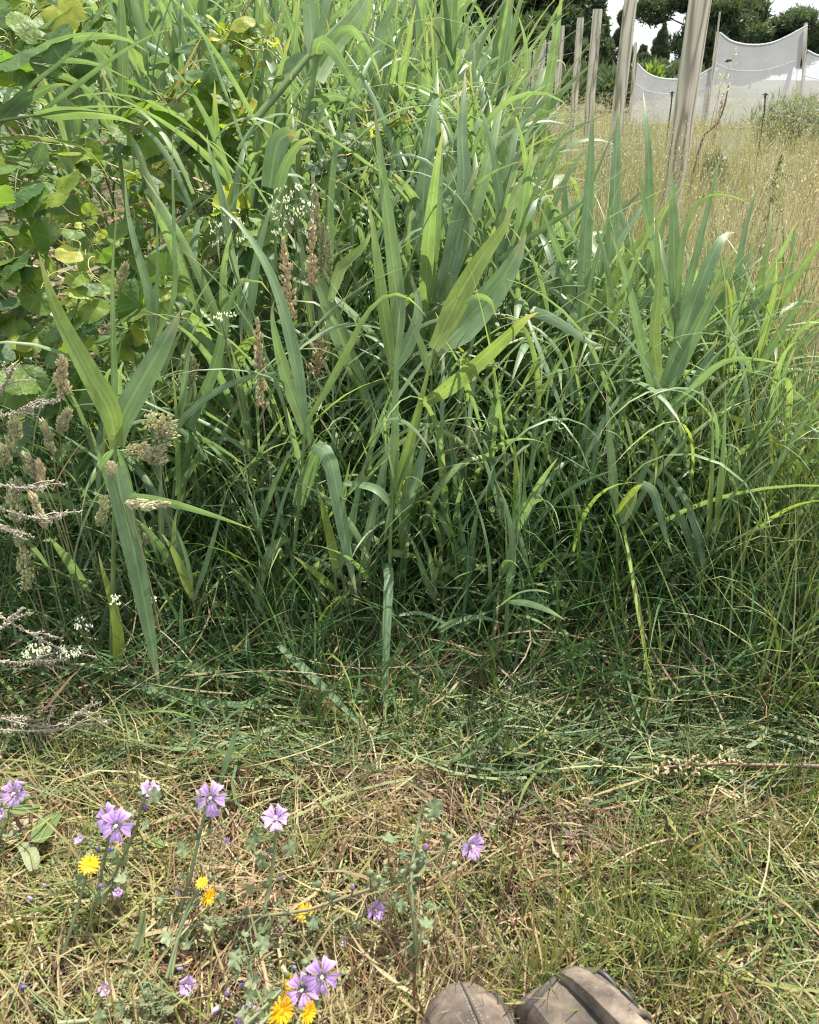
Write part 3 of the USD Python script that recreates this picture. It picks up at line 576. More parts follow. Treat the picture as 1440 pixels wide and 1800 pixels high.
reed('low reed shoot with one upright yellow green leaf above the fallen stems', [(206, 1215), (205, 1184)], .85, 5, [([(205, 1184), (207, 1120), (197, 1060), (182, 1010), (172, 968)], 20, .03, 25, .95), ([(205, 1186), (185, 1178), (155, 1170), (112, 1166)], 9, -.02, 45, .6)])
reed('reed with a long pale arching leaf between the dock spikes and the V shaped reed', [(500, 1100), (512, 1000), (526, 885), (537, 744)], 1.0, 7, [
    ([(537, 746), (522, 650), (497, 545), (474, 480), (440, 420), (400, 372), (362, 352)], 22, .1, 35, .3), ([(536, 762), (520, 710), (498, 650), (478, 560), (483, 525)], 26, .05, -30, .4),
    ([(538, 742), (575, 680), (612, 610), (640, 555), (672, 522), (700, 516), (728, 530), (752, 560)], 11, .12, 55, .6), ([(524, 888), (536, 845), (556, 800), (575, 776)], 26, .0, 20, .35, dict(w0=.8, p=6)),
    ([(553, 782), (578, 800), (592, 860), (606, 940), (620, 1010), (628, 1052)], 25, -.09, -25, .18, CUT), ([(510, 953), (492, 950), (470, 985), (456, 1040), (452, 1090), (460, 1135)], 17, -.08, 28, .5), ([(506, 975), (480, 1010), (455, 1045), (430, 1080)], 10, .1, 30, .2)])
reed('short four leaved reed in the shade left of the hanging blade', [(588, 1130), (590, 1000)], .97, 6, [([(591, 1006), (583, 960), (570, 905), (556, 850)], 18, .03, 25, .92), ([(592, 1008), (612, 940), (628, 870), (642, 815)], 17, .05, -30, .25), ([(590, 1036), (570, 1022), (545, 1000), (513, 975)], 13, -.03, 30, .88), ([(591, 1078), (612, 1035), (640, 1000), (662, 965)], 11, .07, -25, .15)])
reed('central reed with one long blade hanging straight down to the ground', [(686, 1120), (685, 990), (690, 890), (700, 790)], .96, 7, [
    ([(677, 990), (684, 1010), (681, 1090), (678, 1190), (675, 1285)], 17, -.205, -15, .08, CUT), ([(690, 890), (693, 780), (695, 660), (700, 580), (704, 530)], 15, .04, 40, .4), ([(692, 884), (712, 800), (738, 705), (752, 650), (762, 605)], 16, .05, 45, .85),
    ([(690, 893), (664, 862), (625, 852), (572, 850)], 15, .03, 35, .25), ([(690, 900), (720, 880), (742, 800), (752, 740)], 22, .12, 20, .1), ([(680, 968), (720, 975), (740, 985)], 12, .05, 50, .6)])
reed('central reed with a very broad bright leaf leaning right over a dark one', [(700, 1100), (716, 880), (740, 720), (762, 612)], 1.06, 8, [
    ([(761, 614), (785, 565), (818, 500), (855, 440), (885, 400), (905, 352)], 40, .12, 22, .88), ([(766, 620), (805, 580), (850, 530), (895, 470), (926, 408)], 46, .2, 40, .35, dict(p=4, w0=.3)), ([(756, 660), (742, 615), (728, 575), (716, 550)], 15, .0, 30, .5),
    ([(740, 708), (775, 690), (830, 645), (890, 590), (925, 557), (948, 548)], 24, -.06, 45, .7, dict(p=6)), ([(938, 548), (962, 555), (1000, 577), (1035, 600), (1062, 607)], 17, -.04, -30, .15, CUT), ([(818, 532), (838, 520), (862, 528), (874, 560)], 10, .02, 50, .3)])
reed('pair of tall straight blades standing left of centre', [(660, 1060), (672, 850), (690, 650)], 1.15, 8, [([(690, 652), (676, 560), (662, 450), (652, 380), (640, 335)], 23, .08, 25, .8), ([(692, 640), (700, 560), (690, 450), (675, 330), (664, 240), (657, 178)], 29, .15, -20, .5), ([(690, 655), (720, 600), (735, 540), (722, 480)], 24, .1, 20, .1)])
reed('reed with a broad leaf crossing to the upper left in the middle', [(665, 1040), (655, 850), (650, 720)], 1.2, 7, [([(650, 722), (622, 650), (588, 580), (560, 500), (520, 430), (500, 400)], 28, .1, 25, .5), ([(652, 715), (622, 640), (588, 545), (555, 470), (540, 430)], 20, .16, -28, .2), ([(580, 530), (600, 470), (640, 430), (655, 400)], 20, .1, 25, .75), ([(649, 730), (625, 655), (590, 570), (560, 535), (505, 528)], 12, .0, 50, .6)])
reed('tallest pale blade in the middle, its tip bent thin against the bed', [(745, 900), (770, 640), (790, 480)], 1.3, 9, [([(772, 560), (795, 440), (815, 330), (812, 240), (815, 170), (818, 122)], 34, .2, 20, .15), ([(760, 660), (775, 520), (802, 400), (828, 320), (848, 280)], 32, .1, -24, .3), ([(785, 520), (812, 430), (845, 330), (865, 250), (880, 185), (895, 150)], 26, .3, 24, .55)])
reed('upright reed with overlapping blades left of the tallest blade', [(720, 900), (735, 600), (742, 450)], 1.42, 9, [([(742, 452), (745, 330), (756, 230), (766, 165), (769, 125)], 30, .2, 22, .2), ([(742, 455), (720, 380), (735, 330), (765, 240)], 22, .2, -25, .45), ([(738, 560), (765, 430), (795, 300), (805, 230), (840, 140)], 22, .3, 24, .5), ([(742, 440), (765, 380), (798, 330), (812, 300)], 24, .15, -20, .05), ([(735, 600), (700, 500), (715, 420), (750, 370)], 22, .2, 20, .15)])
reed('reed right of centre with a leaf reaching over towards the far posts', [(870, 900), (868, 560), (875, 380)], 1.35, 7, [([(870, 480), (885, 360), (900, 260), (915, 215), (960, 175), (1010, 143)], 16, .25, 28, .2), ([(870, 440), (895, 330), (912, 270), (935, 220), (965, 195), (1005, 193)], 10, .25, 40, .55), ([(872, 400), (915, 330), (940, 280), (958, 265)], 20, .2, 24, .75), ([(868, 520), (900, 420), (945, 355), (975, 342)], 26, .15, -22, .05), ([(870, 460), (955, 400), (1010, 365), (1050, 330)], 11, .15, 40, .2)])
reed('very tall straight blade in front of the square topped post', [(1010, 900), (1018, 700), (1022, 560)], 1.3, 8, [([(1021, 570), (1028, 440), (1035, 330), (1040, 230), (1043, 165)], 24, .12, 20, .3), ([(1020, 620), (1000, 500), (965, 400), (945, 350)], 20, .1, -26, .25), ([(1022, 580), (1060, 520), (1110, 440), (1165, 380)], 20, .1, 30, .85), ([(1020, 600), (990, 520), (960, 430), (938, 400)], 22, .2, 25, .1)])
reed('tall blade standing in line with the second nearest post', [(1075, 900), (1068, 650), (1066, 500)], 1.35, 8, [([(1067, 505), (1077, 400), (1082, 300), (1086, 220), (1090, 175)], 23, .2, -20, .3), ([(1066, 520), (1085, 430), (1118, 380), (1135, 350)], 18, .15, 25, .1), ([(1067, 560), (1050, 450), (1040, 420), (1035, 380)], 18, .15, 25, .5)])
reed('reed with an upright blade tipped against the pale low net', [(1135, 900), (1140, 600), (1138, 480)], 1.5, 7, [([(1138, 490), (1141, 330), (1138, 240), (1133, 190), (1131, 160)], 17, .15, 25, .3), ([(1138, 540), (1145, 430), (1138, 350), (1126, 290)], 14, .1, -25, .55), ([(1100, 500), (1060, 560), (1150, 290)], 2, .1, 25, .4), ([(1140, 500), (1175, 360), (1200, 325), (1222, 328)], 8, .1, 50, .6)])
reed('right hand reed with a broad arching leaf and a drooping orange tip', [(1140, 980), (1160, 760), (1162, 688)], 1.12, 8, [
    ([(1162, 692), (1150, 600), (1158, 500), (1155, 430), (1152, 355)], 21, .05, 28, .75), ([(1164, 690), (1196, 600), (1235, 490), (1262, 428), (1280, 410), (1294, 408)], 27, .1, -24, .2, dict(p=4)), ([(1166, 698), (1202, 625), (1240, 545), (1262, 505), (1278, 490)], 24, .02, 24, .15, dict(p=4)),
    ([(1277, 492), (1284, 515), (1286, 550), (1280, 582)], 6, -.02, 25, 1.0), ([(1163, 732), (1205, 695), (1248, 650), (1288, 630), (1340, 632), (1385, 643)], 13, -.05, 45, .35), ([(1160, 724), (1132, 625), (1108, 515), (1085, 440), (1070, 400)], 19, .12, -28, .35), ([(1168, 720), (1210, 690), (1245, 630), (1262, 590)], 24, .12, 22, .05)])
reed('right hand reed with a pale straight blade in front of the nearest post', [(1180, 960), (1186, 720), (1188, 560)], 1.22, 8, [([(1188, 565), (1186, 480), (1184, 400), (1181, 330), (1177, 275)], 24, .1, 22, .45), ([(1188, 580), (1215, 480), (1240, 380), (1262, 290), (1275, 245)], 13, .1, 35, .35), ([(1187, 560), (1200, 420), (1225, 360), (1255, 342), (1290, 345), (1318, 358)], 9, .1, 50, .6), ([(1188, 600), (1165, 500), (1140, 400), (1128, 330), (1125, 280)], 18, .12, -26, .3), ([(1188, 540), (1160, 440), (1150, 380)], 18, .15, 24, .2)])
reed('slender reed at the right edge of the clump with a browning tip', [(1275, 900), (1285, 600)], 1.4, 6, [([(1285, 610), (1295, 500), (1306, 420), (1322, 360), (1340, 310)], 14, .1, 25, .3), ([(1285, 640), (1270, 560), (1302, 450)], 10, .05, 35, .2), ([(1284, 700), (1300, 640), (1340, 560), (1355, 500)], 10, .05, 30, .6)])
reed('low reed at the lower right with a small leaf bent over like a hook', [(1084, 1100), (1085, 960), (1083, 908)], 1.0, 6, [([(1083, 912), (1100, 880), (1118, 858), (1130, 851)], 14, -.02, 25, .9, dict(p=6)), ([(1128, 851), (1148, 862), (1162, 905), (1172, 945), (1182, 970)], 15, -.05, -25, .15, CUT), ([(1082, 908), (1076, 830), (1070, 760), (1066, 685)], 17, .05, 25, .5), ([(1085, 925), (1100, 905), (1115, 880), (1120, 862)], 14, .0, -20, .1)])
reed('single upright yellow green blade in the low centre right', [(903, 1080), (904, 950)], 1.05, 5, [([(904, 952), (907, 880), (906, 810), (902, 760)], 14, .03, 25, .9), ([(903, 955), (880, 880), (865, 830), (850, 790)], 12, .08, -25, .3), ([(904, 1000), (935, 930), (965, 890)], 9, .05, 30, .2)])
reed('small reed at the low centre with narrow leaves crossing the shade', [(770, 1100), (766, 1060)], .98, 4, [([(766, 1062), (745, 1010), (728, 960), (712, 930)], 12, .02, 25, .55), ([(766, 1066), (760, 1000), (740, 940), (705, 905)], 10, .03, -25, .3)])
reed('small reed right of the low centre with pale upright leaves', [(825, 1080), (822, 1020)], 1.02, 5, [([(822, 1022), (800, 960), (770, 905), (735, 870)], 13, .03, 25, .7), ([(822, 1024), (830, 950), (842, 880)], 14, .04, -25, .25), ([(823, 1030), (800, 1010), (768, 990), (765, 960)], 12, -.02, 25, .85), ([(822, 1020), (812, 940), (805, 880)], 12, .05, 25, .4)])
reed('arching narrow reed leaf plant left of centre beside the hemlock shade', [(345, 1080), (338, 1050)], .93, 5, [([(338, 1052), (322, 1010), (302, 965), (282, 935)], 17, .02, 25, .95), ([(339, 1055), (330, 990), (310, 930), (295, 905)], 8, .04, -30, .3), ([(340, 1055), (365, 980), (388, 900), (400, 860)], 10, .08, 28, .2)])
reed('long leaved reed behind the V shaped reed with a leaf arching right', [(300, 1000), (305, 870), (312, 800)], 1.05, 6, [([(312, 802), (335, 740), (375, 650), (400, 540), (425, 495), (455, 492), (478, 520)], 20, .08, 35, .2), ([(311, 800), (330, 620), (345, 570), (350, 555)], 14, .05, -28, .2), ([(308, 850), (330, 800), (335, 768), (360, 772), (400, 795), (440, 825)], 14, -.05, 45, .15), ([(305, 870), (335, 820), (370, 790), (388, 770)], 16, .1, 25, .1), ([(312, 810), (330, 710), (350, 718), (395, 745), (430, 770)], 9, .05, 50, .25)])
reed('thin upright reed blades rising through the vine left of centre', [(268, 800), (270, 700), (270, 600)], 1.12, 6, [([(270, 604), (262, 520), (240, 440), (224, 370), (219, 300)], 17, .06, 25, .35), ([(271, 610), (276, 500), (276, 400), (272, 330)], 7, .04, 40, .4), ([(272, 600), (305, 520), (305, 400), (303, 300), (303, 230)], 9, .05, 35, .4), ([(270, 640), (278, 600), (285, 545)], 14, .05, -20, .7)])
reed('big reed at the top with one leaf folded sharply down', [(525, 300), (538, 220), (551, 140), (556, 95)], 1.55, 12, [([(553, 98), (548, 60), (545, 20), (542, -40)], 29, .05, 20, .4, dict(w0=.8, p=4)), ([(556, 95), (560, 78), (570, 72), (592, 95), (622, 145), (652, 195)], 20, -.08, 40, .2, dict(w0=.8)), ([(556, 140), (585, 80), (625, 30), (655, -20)], 32, .2, 24, .5, dict(w0=.8, p=4)), ([(538, 195), (560, 175), (590, 168), (615, 178), (640, 195)], 15, -.05, 45, .15), ([(552, 130), (562, 60), (572, 10), (578, -30)], 15, .05, 35, .4), ([(560, 115), (590, 62), (618, 50), (640, 75), (660, 110), (672, 150)], 15, .1, 45, .25)])
reed('leaning thick reed stem crossing the top from lower left to upper right', [(445, 215), (500, 150), (545, 96), (600, 40), (650, -20)], 1.62, 12, [([(500, 152), (475, 110), (455, 60)], 16, .1, 25, .4), ([(545, 96), (520, 110), (480, 135), (470, 140)], 24, -.05, 25, .1)], foot=False, Ytop=1.8)
reed('dark broad reed leaf folded over like a tunnel above the flowering hemlock', [(480, 560), (486, 450), (478, 380)], 1.35, 7, [([(480, 420), (486, 350), (500, 290), (525, 252), (548, 243), (558, 252)], 18, -.03, 40, .3, dict(p=5)), ([(474, 330), (482, 280), (490, 248), (508, 236), (520, 242)], 36, .03, 10, .05, dict(w0=.85, p=8)), ([(484, 480), (470, 440), (445, 410)], 18, .1, 22, .3)])
reed('pale reed bent over flat at the left edge', [(-30, 240), (-10, 215), (62, 203)], 1.3, 6, [([(62, 203), (110, 196), (160, 198), (205, 205), (247, 220)], 19, .0, 50, .45), ([(-10, 220), (35, 180), (75, 158), (105, 148), (125, 150)], 22, .05, 35, .12), ([(60, 205), (120, 160), (200, 100), (270, 60), (310, 50)], 9, .1, 35, .2), ([(-20, 215), (40, 160), (110, 105), (190, 38)], 8, .1, 35, .2), ([(-5, 195), (30, 180), (60, 187), (75, 195)], 14, .05, 50, .1), ([(-20, 243), (60, 243), (120, 250), (160, 268), (190, 310), (197, 325)], 7, .0, 40, .7), ([(60, 205), (150, 188), (220, 188), (255, 195)], 5, .0, 45, .2)], foot=False)
reed('pale reed lying over the vine at the upper left with leaves fanned to the right', [(-60, 130), (-20, 118), (40, 105)], 1.4, 6, [([(40, 105), (90, 78), (150, 62), (215, 66), (262, 92)], 16, .0, 45, .2), ([(20, 110), (70, 120), (130, 140), (180, 180), (205, 215)], 13, -.02, 40, .1), ([(-10, 115), (60, 60), (120, 20), (170, -10)], 12, .08, 35, .3), ([(40, 105), (110, 104), (170, 112), (230, 140)], 10, .03, 45, .15), ([(-40, 125), (10, 90), (60, 50), (85, 20)], 16, .08, 30, .1)], foot=False)
reed('upright wide blade crossing the top edge above the vine', [(213, 300), (214, 172)], 1.6, 9, [([(214, 178), (216, 120), (213, 60), (212, -30)], 19, .0, 20, .35, dict(w0=.9, p=5)), ([(214, 175), (208, 160), (206, 150)], 12, .0, 25, .2)])
reed('pale leaf hanging limp in front of the dark vine hollow', [(236, 300), (234, 246)], 1.4, 3, [([(234, 246), (246, 272), (258, 310), (270, 350), (277, 375)], 13, -.03, 20, .0)], foot=False)
reed('long drooping leaf over the dark vine hollow at the left', [(30, 300), (50, 262)], 1.35, 4, [([(48, 262), (100, 272), (125, 300), (150, 345), (170, 380)], 8, -.05, 40, .15), ([(50, 262), (80, 300), (130, 330), (160, 352)], 10, .02, 40, .2)], foot=False)
reed('reed leaf rising at the upper middle with a pointed drooping end', [(400, 430), (420, 500), (470, 640)][::-1], 1.2, 6, [([(402, 440), (392, 360), (378, 300), (366, 255), (364, 235)], 14, .05, 25, .35), ([(420, 500), (405, 440), (395, 350), (385, 310)], 14, .1, 25, .6), ([(470, 640), (430, 560), (415, 470), (420, 440)], 16, .1, -24, .8), ([(438, 570), (450, 460), (470, 380), (482, 350)], 17, .1, 22, .35)])
reed('reed blades leaning at the upper right of the bed top', [(640, 300), (655, 180), (660, 120)], 2.0, 8, [([(660, 125), (668, 60), (690, 10), (700, -30)], 20, .1, 25, .4), ([(658, 150), (640, 70), (620, 55), (600, 70)], 14, .0, 45, .2), ([(650, 200), (665, 120), (690, 95), (712, 85)], 14, .1, 40, .1), ([(655, 180), (700, 130), (745, 110), (770, 90)], 10, .1, 40, .3)])
# fallen stems and leaves on the ground
def fallen(label, stem, w, leaves, z=.03, mt='reed_leaf'):
    t = thing('fallen_reed', label, 'reed')
    if stem:
        S = spline([on_ground(x, y, z) for x, y in stem], 20)
        put(t, 'stem', tube(S, w / 2 * px_size(S[10]) * np.linspace(1, .6, 20), 6), 'reed_stem', .6)
    for pts, lw, z1, roll, tint in leaves:
        q = [on_ground(x, y, z + (z1 - z) * i / (len(pts) - 1)) for i, (x, y) in enumerate(pts)]
        C = spline(q, 13); d = nrm(np.gradient(C, axis=0)); s = np.linspace(0, 1, 13)
        side = nrm(np.cross(d, [0, 0, 1.])); sd = twist(side[None], d[None], np.full((1, 13), math.radians(roll)))[0]
        hw = lw / 2 * px_size(C[6]) * taper(s, .6, 2.5)
        put(t, 'leaf', ribbons(C[None], sd[None], hw[None], np.array([.2])), mt, tint)
fallen('green reed stem lying flat across the foot of the clump', [(470, 1222), (560, 1236), (650, 1234), (760, 1228), (830, 1222)], 7, [([(275, 1148), (330, 1168), (390, 1186), (435, 1192)], 20, .05, 20, .15), ([(430, 1190), (480, 1212), (520, 1240), (552, 1270)], 16, .02, -20, .3), ([(440, 1205), (360, 1190), (310, 1165), (270, 1130)], 14, .06, 25, .4), ([(470, 1226), (400, 1240), (330, 1238), (260, 1222)], 14, .03, 20, .5)])
fallen('broad reed leaf lying on the ground below the V shaped reed', [(205, 1188), (240, 1205)], 5, [([(212, 1192), (250, 1208), (330, 1232), (430, 1240), (530, 1244)], 20, .03, 15, .35), ([(210, 1200), (245, 1205), (270, 1212), (305, 1216)], 18, .03, -20, .2)], .04)
fallen('thin green leaf lying diagonally towards the mown strip', None, 0, [([(490, 1135), (560, 1200), (610, 1250), (655, 1298)], 16, .02, 20, .35)], .08)
fallen('very long green stem lying along the edge of the mown strip', [(270, 1345), (430, 1315), (600, 1306), (760, 1300), (830, 1290)], 7, [([(600, 1306), (680, 1295), (760, 1290)], 10, .03, 20, .4)], .02)
fallen('pale green grass stalk lying from the right towards the centre', [(1215, 1088), (1130, 1135), (1050, 1185), (950, 1240), (850, 1285), (740, 1330)], 4, [], .03)
fallen('pair of pale straw leaves hanging down from the hooked leaf to the ground', None, 0, [([(1096, 925), (1112, 1010), (1128, 1100), (1142, 1200), (1170, 1300)], 8, .01, 20, 1.0), ([(1100, 945), (1125, 1100), (1140, 1170), (1165, 1215)], 7, .02, -20, .9)], .17)
fallen('withered brown leaf leaning by the left seed heads', None, 0, [([(92, 864), (112, 825), (135, 790), (157, 765)], 12, .36, 20, .9)], .27, 'dead_leaf')
fallen('dry brown leaf standing in the litter at the lower left', None, 0, [([(78, 1250), (100, 1222), (122, 1195), (145, 1172)], 12, .12, 20, .9)], .05, 'dead_leaf')
fallen('cut green leaf standing up from the mown edge left of centre', None, 0, [([(385, 1385), (400, 1340), (415, 1290), (425, 1250)], 22, .09, -30, .25), ([(350, 1340), (340, 1290), (338, 1240)], 10, .09, 25, .3)], .02)
fallen('green reed leaf arching in the shade right of the hanging blade', None, 0, [([(770, 1105), (815, 1088), (850, 1086), (890, 1098)], 11, .08, 30, .3), ([(690, 1083), (740, 1078), (790, 1100), (830, 1120)], 8, .06, 30, .2)], .07)

# ---------------------------------------------------------------- reeds that only fill the bed
def make_reed(name, label, group, H, n, ll, lw, seed, loc, rot, sc, steep=.3, curl=1.1, category='reed'):
    g = np.random.default_rng(seed)
    t = thing(name, label, category, loc, rot, sc, group)
    S = spline([(0, 0, -.02), (g.normal(0, .012), g.normal(0, .012), H * .5), (g.normal(0, .03), g.normal(0, .03), H)], 12)
    put(t, 'stem', tube(S, np.linspace(.0042, .0018, 12) * (H / .7) ** .5, 6), 'reed_stem', g.random())
    a0 = g.uniform(0, 6.28)
    for k in range(n):
        f = .22 + .78 * (k + .5) / n; i = f * 11; b = S[int(i)] + (S[min(11, int(i) + 1)] - S[int(i)]) * (i % 1)
        az = a0 + (k % 2) * math.pi + g.normal(0, .45)
        up = k >= n - 2
        L = ll * g.uniform(.75, 1.2) * (1 if .3 < f < .95 else .8)
        if k == 0 and seed % 2 and H > .3:
            put(t, 'dead_leaf', grass([b], az, 1.0, 1.5, ll * .7, lw * .6, 9, .3, .9, fold=np.array([.3])), 'dead_leaf', g.random()); continue
        put(t, 'leaf', grass([b], az, .06 + g.random() * .12 if up else steep * g.uniform(.5, 1.4), (.6 if up else curl) * g.uniform(.3, 1.5), L, lw * g.uniform(.75, 1.2), 11, g.normal(0, .3), g.normal(0, .45), fold=np.array([.3]), w0=.5, p=2.2), 'reed_leaf', np.clip(g.normal(.3, .2), 0, 1))
    return t
def zone(x, y, zones):
    px = 720 + F * x / (y * CP + .3)
    return next(z for z in zones if px < z[0])[1:]
def plant(kinds, spots, name, zones, tilt=6, category='reed'):
    """kinds: make_reed keyword sets; spots: (x, y, scale); zones: (right limit in the picture, label, group)"""
    made = {}
    for i, (x, y, s) in enumerate(spots):
        k = i % len(kinds)
        label, group = zone(x, y, zones)
        loc, rot = (x, y, float(hgt(x, y))), (rg.normal(0, tilt), rg.normal(0, tilt), rg.uniform(0, 360))
        if k not in made: made[k] = make_reed(name, label, group, loc=loc, rot=rot, sc=float(s), category=category, **kinds[k])
        else: dup(made[k], name, label, category, loc, rot, float(s), group)
front = [dict(H=.5, n=9, ll=.33, lw=.024, seed=s, steep=st, curl=cu) for s, st, cu in ((1, .3, 1.1), (2, .4, 1.7), (3, .25, .8), (4, .5, 1.9), (5, .35, 1.4), (6, .32, 2.3))]
P = []
while len(P) < 150:
    y = rg.uniform(1.3, 2.4); x = rg.uniform(-.28 - .1 * (y - 1.2), bed_edge(y) + .1)
    sc = min((.82 + .3 * (y - 1.2)) * rg.uniform(.75, 1.1), bed_top(x, y) / .72 * rg.uniform(.85, 1.0))
    if sc > .4 and not (y > 1.75 and 720 + F * x / (y * 1.1) > 862): P.append((x, y, sc))
plant(front, P, 'reed', [(620, 'leafy green reed packed between the dock spikes and the pair of straight blades', 'reeds behind the dock spikes'), (800, 'leafy green reed packed around the tallest pale blade', 'reeds around the tallest pale blade'),
    (960, 'leafy green reed packed behind the very broad bright leaf', 'reeds behind the very broad leaf'), (1120, 'leafy green reed in the clump in front of the far post row', 'reeds in front of the far posts'), (9999, 'leafy green reed at the right edge of the clump beside the dry field', 'reeds at the edge of the dry field')])
tall = [dict(H=.95, n=10, ll=.42, lw=.034, seed=s, steep=st, curl=cu) for s, st, cu in ((11, .3, 1.2), (12, .4, 1.7), (13, .25, .8), (14, .45, 1.3), (15, .3, 2.0))]
P = []
while len(P) < 135:
    y = rg.uniform(2.0, 3.6); x = rg.uniform(-.62 * y - .4, bed_edge(y) - .1)
    sc = min((.78 + .1 * (y - 2)) * rg.uniform(.8, 1.1) * (1.18 if x < -.25 else 1), bed_top(x, y) / 1.22 * rg.uniform(.85, 1.0))
    if sc > .4 and not (y > 1.75 and 720 + F * x / (y * 1.1) > 862): P.append((x, y, sc))
plant(tall, P, 'tall_reed', [(180, 'tall green reed standing behind the vine at the top left corner', 'tall reeds at the top left corner'), (420, 'tall green reed standing behind the diagonal vine shoot', 'tall reeds behind the diagonal vine shoot'),
    (600, 'tall green reed behind the big reed with the folded leaf', 'tall reeds behind the folded leaf'), (740, 'tall green reed at the top centre of the stand', 'tall reeds at the top centre'), (9999, 'tall green reed at the right shoulder of the stand, nearest the dark trees', 'tall reeds at the right shoulder')], 7)
P = [(rg.uniform(-.45, .62), rg.uniform(.93, 1.18), rg.uniform(.7, 1.15)) for _ in range(46)]
small = [dict(H=.2, n=5, ll=.2, lw=.011, seed=s, steep=.35, curl=cu) for s, cu in ((21, 1.0), (22, 1.6), (23, .7), (24, 1.9))]
plant(small, P, 'reed_shoot', [(420, 'short narrow leaved reed shoot in the shade beside the V shaped reed', 'short shoots by the V shaped reed'), (680, 'short narrow leaved reed shoot in the shade left of the hanging blade', 'short shoots left of the hanging blade'),
    (900, 'short narrow leaved reed shoot in the dark hollow right of the hanging blade', 'short shoots right of the hanging blade'), (9999, 'short narrow leaved reed shoot by the hook shaped leaf at the lower right', 'short shoots at the lower right')], 9)
# the far end of the bed, which reads as one mass
def thicket():
    out = []
    b = scatter(2200, -6, 1.4, 3.4, 9., lambda x, y: 720 + F * x / (y * 1.1) < 868); n = len(b)
    for k in range(5):
        q = b.copy(); q[:, 2] += (rg.uniform(.1, .75, n) + rg.uniform(0, .9, n) * sstep(.5, -.2, b[:, 0])) * 1.0; q[:, 2] = np.minimum(q[:, 2], bed_top(b[:, 0], b[:, 1]) - .26)
        out.append(grass(q, rg.uniform(0, 7, n), rg.uniform(.1, .6, n), rg.gamma(2, .5, n), rg.uniform(.25, .45, n), rg.uniform(.012, .026, n), 7, 0, rg.normal(0, .5, n), np.clip(rg.normal(.35, .2, n), 0, 1)))
    return cat(out)
put(None, 'reed_thicket', thicket(), 'reed_leaf', kind='stuff', label='far end of the reed bed reading as one green mass', category='reed')
def feather():
    b = scatter(2600, -.2, 1.0, 2.5, 5., lambda x, y: (x < (865 - 720) / F * 1.1 * y) & (x > bed_edge(y) - .9)); n = len(b)
    g1 = grass(b, rg.uniform(0, 7, n), rg.uniform(.02, .4, n), rg.gamma(2, .5, n), rg.uniform(.65, 1.0, n) * np.minimum(1.05, bed_top(b[:, 0], b[:, 1])), rg.uniform(.0025, .007, n), 8, 0, rg.normal(0, .5, n), np.clip(rg.normal(.25, .2, n), 0, 1))
    return g1
put(None, 'fine_grass', feather(), 'field_grass', kind='stuff', label='fine tall grass tangled along the far right side of the reed bed', category='grass')
def narrow():
    b = scatter(1300, -.55, .75, 1.02, 1.75, lambda x, y: x < bed_edge(y) + .08); n = len(b)
    b[:, 2] += rg.uniform(0, .28, n)
    return grass(b, rg.uniform(0, 7, n), rg.uniform(.1, .7, n), rg.gamma(3, .45, n), rg.uniform(.16, .36, n), rg.uniform(.005, .012, n), 10, rg.normal(0, .3, n), rg.normal(0, .5, n), np.clip(rg.normal(.4, .25, n), 0, 1), fold=.3)
def narrow2():
    b = scatter(1500, -.35, .75, 1.35, 2.6, lambda x, y: (x < bed_edge(y) + .05) & ((y < 1.7) | (720 + F * x / (y * 1.1) < 870))); n = len(b)
    b[:, 2] += rg.uniform(.1, .95, n) * np.maximum(.05, bed_top(b[:, 0], b[:, 1]).clip(0, .95) - .3)
    return grass(b, rg.uniform(0, 7, n), rg.uniform(.1, .8, n), rg.gamma(3, .5, n), rg.uniform(.2, .38, n), rg.uniform(.007, .017, n), 10, rg.normal(0, .3, n), rg.normal(0, .5, n), np.clip(rg.normal(.3, .22, n), 0, 1), fold=.3)
put(None, 'narrow_reed_leaves', cat([narrow(), narrow2()]), 'reed_leaf', kind='stuff', label='narrow arching leaves crowding the lower half of the clump', category='reed')
# dead stems lying under the vine
def thatch():
    b = scatter(300, -1.6, -.45, 1.5, 2.2); n = len(b); b[:, 2] = rg.uniform(.05, .62, n) * sstep(1.2, 1.8, b[:, 1])
    return grass(b, rg.choice([0, np.pi], n) + rg.normal(0, .6, n), rg.normal(1.35, .25, n), rg.normal(0, .25, n), rg.uniform(.2, .6, n), rg.uniform(.003, .009, n), 7, rg.normal(0, .3, n), rg.uniform(-.8, .8, n), rg.random(n), w0=1, p=4)
put(None, 'dead_reed_litter', thatch(), 'dead_leaf', kind='stuff', label='dry dead reed stems tangled underneath the vine', category='reed')

# ---------------------------------------------------------------- vine
def leaf_shape(seed):
    g = np.random.default_rng(seed)
    n = 60; a = np.linspace(-math.pi * .94, math.pi * .93, n)              # 0 = tip direction (+y), attach at origin
    lob = .82 + .15 * np.cos(a) + .06 * np.maximum(0, np.cos(3.1 * a)) - .08 * np.maximum(0, -np.cos(a)) ** 2
    lob *= 1 + .032 * np.where(np.arange(n) % 2, 1, -1) * (np.abs(a) < 2.6) + g.normal(0, .02, n)
    x, y = lob * np.sin(a) * .62, .38 * lob * np.cos(a) + .22 * (1 + np.cos(a)) / 2 * .9
    R = np.stack([x, y], 1)
    V2 = np.concatenate([[[0, 0]]] + [R * f for f in (.35, .7, 1)])
    i = np.arange(n - 1); Fa = [np.stack([np.zeros(n - 1, int), 1 + i, 2 + i], 1)]
    for k in range(2): o = 1 + k * n; Fa += [np.stack([o + i, o + n + i, o + n + i + 1], 1), np.stack([o + i, o + n + i + 1, o + i + 1], 1)]
    return V2, np.concatenate(Fa)[:, [0, 2, 1]]
SHAPES = [leaf_shape(s) for s in range(5)]
